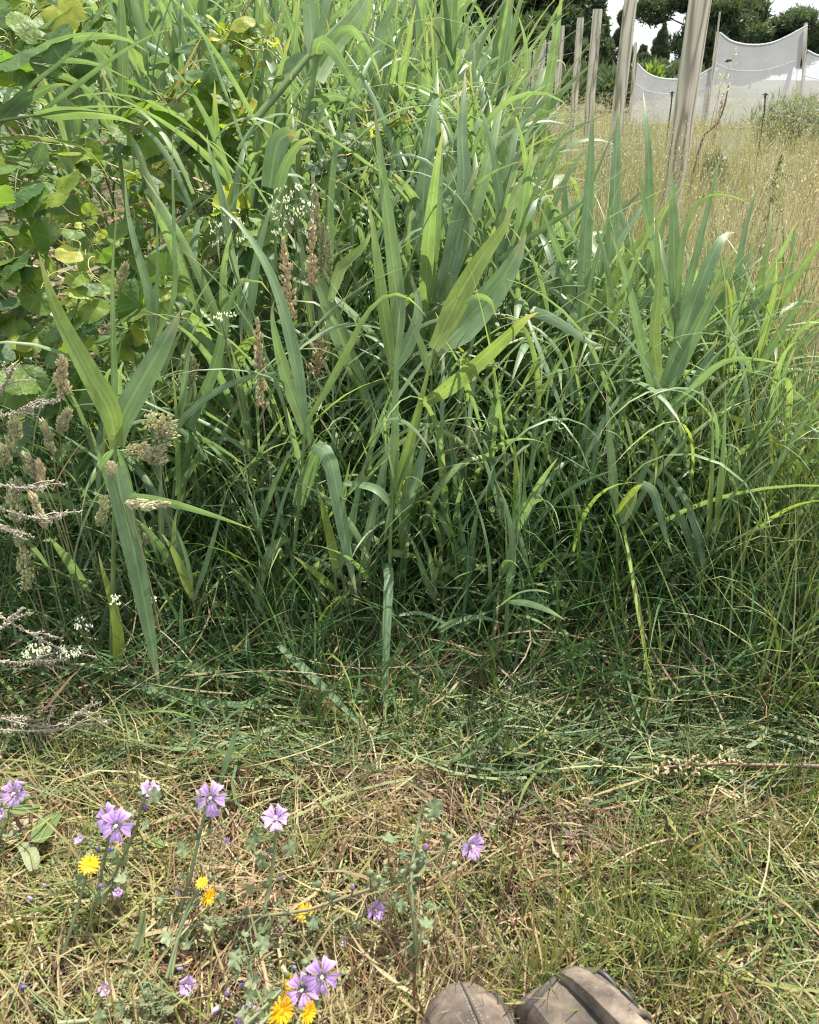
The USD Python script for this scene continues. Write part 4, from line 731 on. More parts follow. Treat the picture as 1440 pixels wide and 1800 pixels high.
def vine_leaf(base, outd, upd, size, seed, cup):
    V2, Fa = SHAPES[seed % 5]
    y = nrm(np.asarray(outd)); z = nrm(upd - y * (upd @ y)); x = np.cross(y, z)
    r2 = (V2 ** 2).sum(1); ph = seed * 1.7
    h = -cup * r2 * .55 + .16 * np.abs(V2[:, 0]) * (1 if seed % 3 else -.5) + .045 * np.sin(9 * V2[:, 0] + ph) * np.sin(8 * V2[:, 1] + ph)
    V = base + (V2[:, :1] * x + V2[:, 1:] * y + h[:, None] * z) * size
    N = vnormals(V, Fa)
    return dict(V=V, F=Fa, N=N, st=np.stack([V2[:, 0] + .5, V2[:, 1] + .12], 1))
def vine(label, path, Y0, Y1, nl, size, young, w=5, tend=3, spread=.06, seed=0):
    g = np.random.default_rng(seed + 500)
    ys = np.linspace(Y0, Y1, len(path))
    S = spline([at(x, y, q) for (x, y), q in zip(path, ys)], 24)
    o = np.array([S[0][0], S[0][1], 0])
    t = thing('grape_vine', label, 'vine', o)
    put(t, 'stem', tube(S - o, w / 2 * px_size(S[12]) * np.linspace(1, .5, 24), 6), 'vine_stem', g.random())
    d = nrm(np.gradient(S, axis=0))
    nl = int(nl * (1.1 if young < .18 else 2.2))
    for k in range(nl):
        f = (k + .5) / nl; i = int(f * 23); b = S[i]
        sd = nrm(np.cross(d[i], [0, 0, 1.]) * (1 if k % 2 else -1) + g.normal(0, .6, 3) + [0, -.2, .3])
        sz = .72 * size * g.uniform(.55, 1.2) * (1 - .55 * max(0, (f - .6) / .4) * young)
        e = b + sd * spread * g.uniform(.6, 1.3) * (sz / .08)
        dr = nrm(sd * .8 + np.array([g.normal(0, .4), -.3 + g.normal(0, .3), -.55 + g.normal(0, .3)]))
        upd = nrm(np.array([g.normal(0, .4), -.45 + g.normal(0, .35), .8]))
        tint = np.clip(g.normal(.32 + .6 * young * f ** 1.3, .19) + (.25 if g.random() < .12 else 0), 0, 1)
        lf = vine_leaf(e - o, dr, upd, sz, int(g.integers(1000)), g.uniform(0, .9))
        p = put(t, 'leaf', lf, 'vine_leaf', tint)
        put(t, 'petiole', tube(spline([b - o, (b + e) / 2 + [0, 0, .008] - o, e - o], 5), .0011, 4), 'vine_stem', .3)
    for k in range(tend):
        i = int(g.integers(8, 24)); s = np.linspace(0, 1, 26)[:, None]
        dir_ = nrm(g.normal(0, 1, 3) + [0, -.6, .6]); q = nrm(np.cross(dir_, [0, 1, .2])); a = s * g.uniform(5, 13)
        C = S[i] + dir_ * s * .09 + (q * np.cos(a) + np.cross(dir_, q) * np.sin(a)) * .012 * s + [0, 0, -.03] * s ** 2
        put(t, 'tendril', tube(C - o, np.linspace(.0011, .0005, 26), 4), 'tendril', g.random())
for k, v in enumerate((
    ('vine shoot on a dark stem running diagonally down from the top middle', [(450, -10), (385, 85), (335, 152), (265, 212), (215, 250)][::-1], 1.5, 1.75, 15, .085, .8, 6),
    ('vine shoot with young yellow tips reaching into the reeds at the upper middle', [(560, 300), (610, 275), (655, 245), (690, 215), (728, 192)], 1.55, 1.6, 12, .05, 1.0, 5),
    ('upright vine shoot with curled yellow tip leaves left of the thin reed blades', [(105, 610), (135, 540), (150, 470), (160, 420), (163, 375)], 1.05, 1.12, 14, .05, 1.0, 4),
    ('vine shoot behind the V shaped reed bearing a bright folded leaf', [(150, 690), (200, 620), (240, 570), (270, 520), (275, 480)], 1.12, 1.25, 12, .075, .7, 6),
    ('vine shoot with large leaves at the left edge beside the V shaped reed', [(-20, 640), (30, 600), (70, 560), (90, 520)], 1.1, 1.2, 11, .085, .4, 5),
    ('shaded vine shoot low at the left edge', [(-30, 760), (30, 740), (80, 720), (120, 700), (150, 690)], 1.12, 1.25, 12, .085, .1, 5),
    ('vine shoot with big drooping leaves at the left edge below the bent reed', [(-40, 420), (0, 370), (40, 330), (70, 300)], 1.15, 1.3, 10, .1, .45, 5),
    ('vine shoot hanging at the top left corner', [(-30, 150), (15, 110), (40, 60), (60, 10)], 1.35, 1.5, 11, .095, .6, 6),
    ('vine shoot climbing at the top left beside the upright wide blade', [(62, 160), (60, 90), (55, 30), (52, -30)], 1.6, 1.7, 10, .095, .7, 6),
    ('vine shoot with yellow leaves across the top left', [(90, 130), (130, 90), (160, 50), (175, 10), (180, -20)], 1.6, 1.7, 11, .09, .9, 5),
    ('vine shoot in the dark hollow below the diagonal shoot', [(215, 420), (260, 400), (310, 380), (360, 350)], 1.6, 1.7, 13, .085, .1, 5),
    ('vine shoot right of the dark hollow below the flowering stems', [(330, 520), (370, 470), (400, 420), (430, 390), (455, 370)], 1.4, 1.5, 13, .085, .3, 5),
    ('vine shoot with scattered yellow leaflets under the folded dark reed leaf', [(380, 300), (430, 280), (480, 290), (520, 280), (550, 285)], 1.75, 1.8, 12, .07, .7, 5),
    ('vine shoot with pale round leaves right of the diagonal stem', [(330, 260), (380, 220), (420, 190), (440, 150), (450, 110)], 1.65, 1.75, 14, .075, .8, 5),
    ('vine shoot with yellow green leaves just below the diagonal stem', [(250, 320), (300, 280), (350, 255), (410, 240), (440, 220)], 1.7, 1.75, 13, .085, .5, 5),
    ('shaded vine shoot between the thin blades and the arching reed', [(300, 620), (330, 570), (365, 540), (400, 560), (420, 590)], 1.35, 1.4, 12, .085, .15, 5),
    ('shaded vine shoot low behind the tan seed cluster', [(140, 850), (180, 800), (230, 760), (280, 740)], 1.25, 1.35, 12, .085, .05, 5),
    ('vine shoot at the far left below the big drooping leaves', [(-20, 540), (10, 500), (40, 470), (70, 450)], 1.1, 1.2, 11, .075, .6, 5),
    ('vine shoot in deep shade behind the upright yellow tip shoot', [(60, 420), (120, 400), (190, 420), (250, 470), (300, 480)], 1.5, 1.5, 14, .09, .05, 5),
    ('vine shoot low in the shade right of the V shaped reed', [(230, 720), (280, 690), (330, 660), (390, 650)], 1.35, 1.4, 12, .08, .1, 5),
    ('vine shoot above the leaning reed stem near the top', [(380, 130), (410, 90), (430, 60), (460, 70), (490, 75)], 1.75, 1.75, 11, .06, 1.0, 5),
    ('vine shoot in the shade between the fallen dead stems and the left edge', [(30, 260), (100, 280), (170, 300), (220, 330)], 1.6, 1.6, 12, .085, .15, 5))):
    lab, path, a, b, nl, sz, yg, w = v
    vine(lab, path, a, b, nl, sz, yg, w, seed=k)

# ---------------------------------------------------------------- seed heads
def head_axis(px, py, L, W, Y, ang):
    c = at(px, py, Y); s = px_size(c); u = np.array([math.sin(math.radians(ang)), 0, math.cos(math.radians(ang))])
    return c, s, u * L * s, W * s
def cocksfoot(label, px, py, L, W, Y, ang=0, tone=.4, lumps=4, foot=None):
    g = np.random.default_rng(int(px * 3 + py)); c, s, u, w = head_axis(px, py, L, W, Y, ang)
    lo, hi = c - u / 2, c + u / 2
    f = np.array([lo[0] + g.normal(0, .015), Y + .03, 0])
    t = thing('cocksfoot_grass', label, 'grass', f)
    put(t, 'stalk', tube(spline([f * 0 - [0, 0, .01], (lo - f) * .6 + [g.normal(0, .01), 0, .02], lo - f, c - f, hi - f], 18), np.linspace(.0014, .0006, 18), 5), 'green_stalk', g.random())
    P, D = [], []
    for k in range(lumps):
        fr = (k + .5) / lumps; q = lo + (hi - lo) * fr; off = g.normal(0, .22, 3) * w * (1 - .4 * fr)
        m = int(130 / lumps * 2.2); e = unit(m, g) * g.random((m, 1)) ** .45
        r = w * .5 * (1 - .35 * fr); lz = np.linalg.norm(u) / lumps * .75
        un = nrm(u)
        P.append(q + off + e * r + un * (e @ un)[:, None] * (lz - r * .5)); D.append(nrm(e * .8 + un))
    P, D = np.concatenate(P) - f, np.concatenate(D)
    put(t, 'seed_head', seeds(P, D, g.uniform(.6, 1.3, len(P)) * .0036, np.clip(g.normal(tone * .72, .18, len(P)), 0, 1)), 'seed_head')
for a in (('pinkish tan cocksfoot head standing highest at the left beside a silvery spike', 107, 662, 66, 24, .95, 12, .9, 4), ('pale green cocksfoot head at the far left below the highest silvery spike', 24, 758, 55, 22, .9, 10, .15, 3), ('green seed head half cut by the left edge', 8, 802, 34, 24, .9, -5, .1, 2),
          ('small paired green seed head left of the tan stalk', 83, 765, 50, 14, .95, -8, .25, 3), ('oval green seed head leaning right of the tan stalk', 115, 746, 30, 20, .95, 25, .35, 2), ('cone shaped green seed head in the left cluster', 56, 818, 44, 17, .9, -8, .15, 4), ('slim brown seed head beside the cone shaped one', 72, 830, 36, 11, .9, -4, .9, 3),
          ('large pale seed head behind the silvery twigs at the left', 25, 885, 70, 34, .88, 12, .3, 5), ('brown ragged seed head below the silvery twigs', 68, 895, 50, 14, .88, -10, .85, 3), ('tall pale feathery seed head at the lower left', 40, 985, 110, 22, .88, 8, .2, 7),
          ('broad tan seed cluster right of the V shaped reed', 292, 742, 40, 62, 1.0, 55, .55, 4), ('flat tan seed cluster under the broad one', 243, 800, 30, 30, .98, 70, .6, 3), ('greenish seed cluster beside the flat tan one', 274, 800, 26, 28, .98, 60, .25, 3), ('tiny tan seed tuft on the top of the hanging blade', 194, 822, 14, 16, .84, 0, .6, 2),
          ('horizontal seed head lying across the hanging blade', 258, 885, 66, 12, .83, 97, .55, 5), ('green seed tuft left of the hanging blade', 180, 898, 44, 18, .92, 20, .3, 4), ('small slanting seed head right of the hanging blade', 260, 945, 26, 12, .93, 30, .3, 2),
          ('loose pyramid shaped seed head in the shade left of centre', 335, 655, 60, 26, 1.1, 0, .2, 5), ('fluffy seed head behind the thin upright reed blade', 216, 490, 50, 20, 1.2, 15, .45, 4), ('lower fluffy seed head behind the thin upright reed blade', 232, 520, 26, 16, 1.2, 10, .4, 2),
          ('rounded tan seed cluster in the centre of the reeds', 822, 790, 40, 42, 1.15, 40, .5, 3), ('brown tipped seed head lying right of the rounded cluster', 868, 808, 44, 12, 1.15, 70, .8, 3),
          ('tall tan seed head of the lower right cluster', 1238, 945, 40, 16, 1.05, 20, .6, 3), ('big pale seed head of the lower right cluster', 1215, 975, 46, 30, 1.05, 15, .5, 4), ('drooping seed head hanging lowest in the lower right cluster', 1224, 1040, 50, 13, 1.03, 5, .55, 4), ('small left seed head of the lower right cluster', 1172, 995, 30, 18, 1.03, -20, .55, 3), ('tiny low seed head left of the drooping one', 1182, 1030, 22, 16, 1.02, 10, .4, 2), ('middle seed head of the lower right cluster', 1226, 1003, 24, 20, 1.04, 0, .45, 2), ('seed head lying flat under the lower right cluster', 1190, 1075, 55, 12, 1.0, 115, .5, 3),
          ('grey seed head at the right in the green grass', 1335, 800, 50, 18, 1.3, 20, .35, 3), ('small dark seed heads at the right edge of the reeds', 1295, 505, 30, 12, 1.5, 40, .5, 2), ('seed head showing between the right hand reeds', 1175, 540, 26, 16, 1.4, 0, .35, 2), ('reddish seed spray at the right edge above the brown post', 1420, 970, 50, 24, 1.05, 40, 1.0, 3)):
    cocksfoot(*a)
def spike(name, label, category, px, py, L, W, Y, ang, mtl, tone, n, size, loose=1.0):
    g = np.random.default_rng(int(px * 5 + py)); c, s, u, w = head_axis(px, py, L, W, Y, ang)
    lo, hi = c - u / 2, c + u / 2; f = np.array([lo[0] + g.normal(0, .01), Y + .02, 0])
    t = thing(name, label, category, f)
    put(t, 'stalk', tube(spline([(0, 0, -.01), (lo - f) * .6 + [g.normal(0, .01), 0, .01], lo - f, hi - f], 16), np.linspace(.0018, .0007, 16), 5), 'green_stalk', .5 + .5 * (tone > .6))
    fr = g.random(n); a = g.uniform(0, 6.28, n); r = w / 2 * np.sqrt(g.random(n)) * (1 - fr ** 4) * loose
    if loose > 1: r *= .6 + .4 * np.sin(fr * 40)
    P = lo + (hi - lo) * fr[:, None] + np.stack([np.cos(a) * r, np.sin(a) * r, g.normal(0, .002, n)], 1)
    D = np.stack([np.cos(a), np.sin(a), np.full(n, 1.6)], 1)
    put(t, 'seed_head', seeds(P - f, D, g.uniform(.7, 1.3, n) * size, np.clip(g.normal(tone, .15, n), 0, 1)), mtl)
for a in (('foxtail_grass', 'pale green foxtail spike standing above the dock spikes', 'grass', 555, 360, 100, 11, 1.3, -3, 'seed_head', .2, 260, .0035), ('foxtail_grass', 'second foxtail spike, lower and just right of the first', 'grass', 578, 450, 90, 10, 1.25, 0, 'seed_head', .15, 240, .0035), ('foxtail_grass', 'greenish foxtail spike leaning left of the second one', 'grass', 566, 440, 90, 9, 1.28, 6, 'seed_head', .12, 220, .0033),
          ('dock_plant', 'rusty pink dock spike among the leaves left of centre', 'dock', 505, 490, 130, 22, 1.18, -2, 'seed_head', .85, 240, .004, 1.3), ('dock_plant', 'brown dock spike beside the folded pale leaf', 'dock', 548, 440, 120, 18, 1.25, 4, 'seed_head', .85, 220, .004, 1.3), ('dock_plant', 'loose reddish dock spike lower left of centre', 'dock', 457, 640, 160, 20, 1.1, 2, 'seed_head', .8, 200, .004, 1.3), ('dock_plant', 'dark red dock spray in the middle of the clump', 'dock', 562, 620, 80, 30, 1.2, 10, 'seed_head', 1.0, 160, .004, 1.3), ('dock_plant', 'thin brown seed spike rising at the foot of the left grass', 'dock', 300, 1300, 90, 14, .78, 4, 'seed_head', .9, 130, .003, 1.3),
          ('weed_spike', 'tall dark stemmed weed standing in the dry field at the right', 'weed', 1352, 370, 180, 40, 2.4, 2, 'field_grass', .4, 520, .0035, 1.5), ('dock_plant', 'reddish brown seed spike in the dry field near the bent stick', 'dock', 1262, 215, 90, 10, 4.5, 3, 'seed_head', .8, 120, .007, 1.2), ('wild_oat', 'pale wild oat sprig in front of the tall net', 'grass', 1278, 130, 80, 40, 4.2, 14, 'straw_spikelet', .9, 34, .0075, 1.6), ('wild_oat', 'small wild oat sprig left of the pale one', 'grass', 1265, 150, 34, 16, 4.6, -5, 'straw_spikelet', .8, 14, .008, 1.4)):
    spike(*a)
def silver(label, pts, Y0, Y1, n=150):
    g = np.random.default_rng(len(label) * 7 + int(pts[-1][1]))
    S = spline([at(x, y, q) for (x, y), q in zip(pts, np.linspace(Y0, Y1, len(pts)))], 30)
    t = thing('dry_flower_spike', label, 'dry weed', S[0])
    put(t, 'twig', tube(S - S[0], .0011, 5), 'dry_spike', .2)
    for k in range(3):
        j = int(g.integers(6, 24)); dv = nrm(nrm(S[min(29, j + 2)] - S[j]) + g.normal(0, .45, 3)); q = spline([S[j] - S[0], S[j] - S[0] + dv * .018, S[j] - S[0] + dv * .034 + [0, 0, -.005]], 8)
        put(t, 'side_twig', cat([tube(q, .0007, 4, .3), seeds(q[g.integers(1, 8, 22)] + g.normal(0, .0016, (22, 3)), unit(22, g), .0018)]) | dict(N=None, st=None), 'dry_spike')
    i = g.integers(0, 30, n); e = unit(n, g)
    put(t, 'dry_buds', seeds(S[i] - S[0] + e * .0016 + g.normal(0, .0008, (n, 3)), e, g.uniform(.5, 1.3, n) * .002), 'dry_spike')
for a in (('silvery dry spike pointing at the base of the tall pink seed head', [(-20, 735), (40, 722), (105, 702)], .84, .88), ('short silvery spike sloping up at the far left edge', [(-15, 710), (5, 682), (24, 642)], .86, .88), ('silvery spike running level behind the left seed heads', [(-20, 846), (30, 858), (82, 856)], .84, .86), ('silvery spike curving below the left seed heads', [(-20, 888), (40, 906), (80, 912), (116, 905)], .82, .84), ('stub of a silvery spike at the left edge', [(-20, 925), (0, 926), (14, 932)], .82, .83),
          ('long silvery spike sloping down over the white flower clusters', [(-20, 1072), (50, 1112), (110, 1142), (168, 1155)], .76, .8), ('silvery spike lying almost level under the white flower clusters', [(-20, 1160), (50, 1165), (120, 1158)], .76, .78), ('silvery spike crossing up from the left edge', [(-20, 1120), (15, 1095), (40, 1068)], .76, .78), ('upper of two silvery spikes near the ground at the left', [(-20, 1258), (60, 1276), (110, 1272), (162, 1236)], .72, .75), ('lower of two silvery spikes near the ground at the left', [(-20, 1282), (60, 1285), (130, 1278), (190, 1268)], .71, .74), ('silvery spike lying lowest at the left edge', [(-20, 1262), (30, 1262), (70, 1268)], .73, .74)):
    silver(*a)
# small white flowered plants
def umbel(label, px, py, W, Y, n, mt='white_petal', H=10, seed=0):
    g = np.random.default_rng(seed + int(px)); c = at(px, py, Y); s = px_size(c); f = np.array([c[0] + .01, Y + .03, 0])
    t = thing('white_flower_plant', label, 'wildflower', f)
    P = c + np.stack([g.uniform(-.5, .5, n) * W * s, g.uniform(-.5, .5, n) * W * s * .7, g.uniform(-.5, .5, n) * H * s], 1)
    hub = c - [0, 0, .03]
    st = [tube(spline([f * 0 - [0, 0, .01], (hub - f) * .55 + [.008, 0, 0], hub - f], 10), .001, 5)] + [tube([hub - f, q - f], .0004, 3) for q in P]
    put(t, 'stalk', cat(st), 'green_stalk', .2)
    d = unit(n, g)
    put(t, 'flowers', cat([seeds(P - f + e, np.tile([[0, 0, 1.]], (n, 1)) + unit(n, g) * .5, .0022) for e in (g.normal(0, .0016, (n, 3)) for _ in range(4))]), mt)
for a in (('dense white flower cluster at the left edge of the foot of the reeds', 66, 1145, 48, .79, 26), ('small white flower cluster above the dense one', 146, 1097, 30, .8, 9), ('white flower cluster under the tip of the long silvery spike', 122, 1147, 34, .78, 14), ('tiny yellowish flower cluster left of the hanging blade', 203, 1056, 18, .84, 6, 'white_petal'), ('tiny flower cluster right of the hanging blade', 262, 1055, 26, .86, 8), ('spray of pale flowers at the upper left of the clump', 400, 400, 60, 1.2, 26, 'white_petal', 60), ('large airy spray of cream flowers beside the foxtail spike', 515, 370, 80, 1.25, 60, 'white_petal', 80), ('flat white flowers on the shaded vine leaf left of centre', 393, 558, 36, 1.05, 8), ('white sprinkle of flowers in the middle of the clump', 860, 540, 60, 1.3, 26, 'white_petal', 40), ('white flower sprinkle low in the right part of the clump', 1060, 790, 60, 1.15, 26, 'white_petal', 40), ('white flower sprinkle beside the right hand reed', 1115, 590, 70, 1.3, 30, 'white_petal', 90), ('pale flower sprinkle between the middle right blades', 985, 660, 70, 1.3, 30, 'white_petal', 80), ('white flower sprinkle in the far part of the clump', 1060, 480, 80, 1.6, 30, 'white_petal', 60), ('white flower sprinkle on the shaded left', 330, 720, 40, 1.1, 14, 'white_petal', 20)):
    umbel(*a)
# small leaved weeds between the stems
def weeds():
    b = scatter(480, -.75, .75, .9, 1.9, lambda x, y: x < bed_edge(y) + .05); n = len(b); h = rg.uniform(.05, .32, n) * sstep(.8, 1.2, b[:, 1])
    Pp = np.repeat(b, 12, 0); m = len(Pp); Pp[:, :2] += rg.normal(0, .025, (m, 2)); Pp[:, 2] += np.repeat(h, 12) * rg.uniform(.2, 1, m)
    return grass(Pp, rg.uniform(0, 7, m), rg.uniform(.7, 1.6, m), rg.normal(.3, .4, m), rg.uniform(.012, .03, m), rg.uniform(.006, .014, m), 4, 0, rg.uniform(-.6, .6, m), rg.random(m), w0=.3, p=2.5)
put(None, 'leafy_weeds', weeds(), 'herb_leaf', kind='stuff', label='small leaved weeds growing between the reed stems', category='weed')
# broad leaves on the mown strip
def broad(label, pts, w, z, mt, tint, z1=None):
    q = [on_ground(x, y, z + ((z1 if z1 is not None else z) - z) * i / (len(pts) - 1)) for i, (x, y) in enumerate(pts)]
    C = spline(q, 9); d = nrm(np.gradient(C, axis=0)); side = nrm(np.cross(d, [0, 0, 1.])); s = np.linspace(0, 1, 9)
    hw = w / 2 * px_size(C[4]) * (np.sin(np.pi * (.06 + .94 * s) ** .8) ** .6 + .02)
    t = thing('broad_leaf', label, 'leaf')
    put(t, 'blade', ribbons(C[None], side[None], hw[None], np.array([.22])), mt, tint)
    put(t, 'midrib', tube(C + [0, 0, .0008], np.linspace(.0012, .0005, 9), 4), 'vine_stem', .2)
broad('broad green dock leaf lying beside the lilac flowers at the left', [(66, 1482), (85, 1450), (108, 1428)], 38, .035, 'herb_leaf', .7)
broad('yellow brown withered leaf under the broad dock leaf', [(10, 1480), (45, 1455), (85, 1432)], 46, .02, 'dead_leaf', .3)
broad('green leaf at the left edge behind the withered one', [(70, 1420), (40, 1424), (5, 1420)], 22, .045, 'herb_leaf', .8)
broad('curled pale green leaf under the withered one', [(60, 1530), (52, 1500), (30, 1480)], 26, .03, 'mallow_leaf', .9)
broad('narrow green leaf standing beside the side facing lilac flower', [(240, 1395), (242, 1370), (242, 1350)], 12, .02, 'herb_leaf', .6, .05)
broad('small oval leaf on the clippings near the twin lilac flowers', [(262, 1478), (275, 1482), (290, 1490)], 18, .03, 'herb_leaf', .8)
broad('upright grey green leaf in the middle of the foreground weeds', [(240, 1670), (250, 1630), (256, 1600)], 18, .03, 'mallow_leaf', .7, .06)
broad('brown dead leaf at the right on the mown strip', [(1300, 1405), (1280, 1395), (1262, 1385)], 16, .03, 'dead_leaf', .8)
broad('long green leaf lying at the right beside the red stalk', [(1230, 1355), (1270, 1362), (1310, 1368)], 16, .03, 'herb_leaf', .6)
t = thing('red_stalk', 'reddish dead stalk lying level at the right edge of the mown strip', 'stalk')
S = spline([on_ground(x, y, .035) for x, y in ((1150, 1350), (1240, 1344), (1340, 1345), (1470, 1348))], 16)
put(t, 'stem', tube(S, np.linspace(.0012, .003, 16), 6), 'vine_stem', 1.0)
i = rg.integers(0, 7, 60); e = unit(60)
put(t, 'dry_seeds', seeds(S[i] + e * .006 + rg.normal(0, .006, (60, 3)), e, .004, .95), 'seed_head')

# ---------------------------------------------------------------- mallows and marigolds in the foreground
def frame(nv):
    z = nrm(np.asarray(nv, float)); x = nrm(np.cross([.13, 1., .21], z)); return np.stack([x, np.cross(z, x), z])
def petals(R, openness, k=5, seed=0):
    """five notched petals about +z, each its own mesh"""
    g = np.random.default_rng(seed); out = []
    s = np.linspace(0, 1, 7); c = np.linspace(-1, 1, 5)
    wid = .07 + .37 * np.sin(np.pi * .5 * np.minimum(1, s * 1.12)) ** 1.6
    for i in range(k):
        a = i * 2 * math.pi / k + g.normal(0, .06); op = openness + g.normal(0, .07)
        S_, C_ = np.meshgrid(s, c, indexing='ij')
        r = S_ * (1 - .13 * (1 - np.abs(C_)) * (S_ > .95)) * R
        lift = math.cos(op) * r + .10 * R * np.sin(S_ * 3) - .22 * R * S_ ** 2 + .03 * R * C_ ** 2
        rad = math.sin(op) * r + .08 * R; y = C_ * wid[:, None] * R * (.55 + .45 * math.sin(op))
        V = np.stack([rad * math.cos(a) - y * math.sin(a), rad * math.sin(a) + y * math.cos(a), lift], -1).reshape(-1, 3)
        idx = np.arange(35).reshape(7, 5); q = idx[:-1, :-1], idx[:-1, 1:], idx[1:, 1:], idx[1:, :-1]
        Fa = np.concatenate([np.stack([q[0], q[1], q[2]], -1).reshape(-1, 3), np.stack([q[0], q[2], q[3]], -1).reshape(-1, 3)])
        out.append(dict(V=V, F=Fa, N=vnormals(V, Fa), st=np.stack([(C_.ravel() + 1) / 2, S_.ravel()], 1)))
    return out
def lathe(prof, k=10):
    prof = np.asarray(prof, float); a = np.linspace(0, 2 * np.pi, k, endpoint=False)
    V = np.stack([prof[:, :1] * np.cos(a), prof[:, :1] * np.sin(a), np.repeat(prof[:, 1:], k, 1)], -1).reshape(-1, 3)
    i = np.arange(len(V)).reshape(len(prof), k); j = np.roll(i, -1, 1)
    Fa = np.concatenate([np.stack([i[:-1], j[:-1], j[1:]], -1).reshape(-1, 3), np.stack([i[:-1], j[1:], i[1:]], -1).reshape(-1, 3)])
    return dict(V=V, F=Fa, N=vnormals(V, Fa))
def place(g, B, o):
    g = dict(g); g['V'] = g['V'] @ B + o
    if g.get('N') is not None: g['N'] = g['N'] @ B
    return g
def mallow_flower(parent, px, py, Y, d, face, openness, old=False, seed=0, o=0):
    c = at(px, py, Y); R = d / 2 * px_size(c) * 1.06; B = frame(face)
    fl = xf(parent, 'flower')
    for p in petals(R, openness, 5, seed): put(fl, 'petal', place(p, B, c - B[2] * R * .25 - o), 'mallow_old' if old else 'mallow_petal')
    put(fl, 'column', place(lathe([(.0, 0), (.09 * R, .02 * R), (.07 * R, .3 * R), (.11 * R, .4 * R), (.0, .5 * R)], 8), B, c - B[2] * R * .25 - o), 'white_petal', .8)
    put(fl, 'calyx', place(lathe([(0, -.28 * R), (.16 * R, -.24 * R), (.26 * R, -.05 * R), (.3 * R, .18 * R)], 8), B, c - B[2] * R * .22 - o), 'mallow_leaf', .6)
    return c - B[2] * R * .4
def mallow_leaf(base, outd, upd, size, seed):
    g = np.random.default_rng(seed); n = 30; a = np.linspace(-2.75, 2.75, n)
    R = (.75 + .16 * np.cos(5 * a) + .03 * np.where(np.arange(n) % 2, 1, -1)) * .5
    V2 = np.concatenate([[[0, 0]], np.stack([R * np.sin(a), R * np.cos(a)], 1) * .55, np.stack([R * np.sin(a), R * np.cos(a)], 1)])
    i = np.arange(n - 1); Fa = np.concatenate([np.stack([0 * i, 2 + i, 1 + i], 1), np.stack([1 + i, 1 + n + i + 1, 1 + n + i], 1), np.stack([1 + i, 2 + i, 1 + n + i + 1], 1)])
    y = nrm(np.asarray(outd)); z = nrm(upd - y * (upd @ y)); x = np.cross(y, z)
    h = .06 * np.cos(5 * np.arctan2(V2[:, 0], V2[:, 1])) * (np.hypot(*V2.T) > .3) + .5 * np.hypot(*V2.T) ** 2 * g.uniform(-.6, 1)
    V = base + (V2[:, :1] * x + V2[:, 1:] * y + h[:, None] * z) * size
    return dict(V=V, F=Fa, N=vnormals(V, Fa), st=V2 + .5)
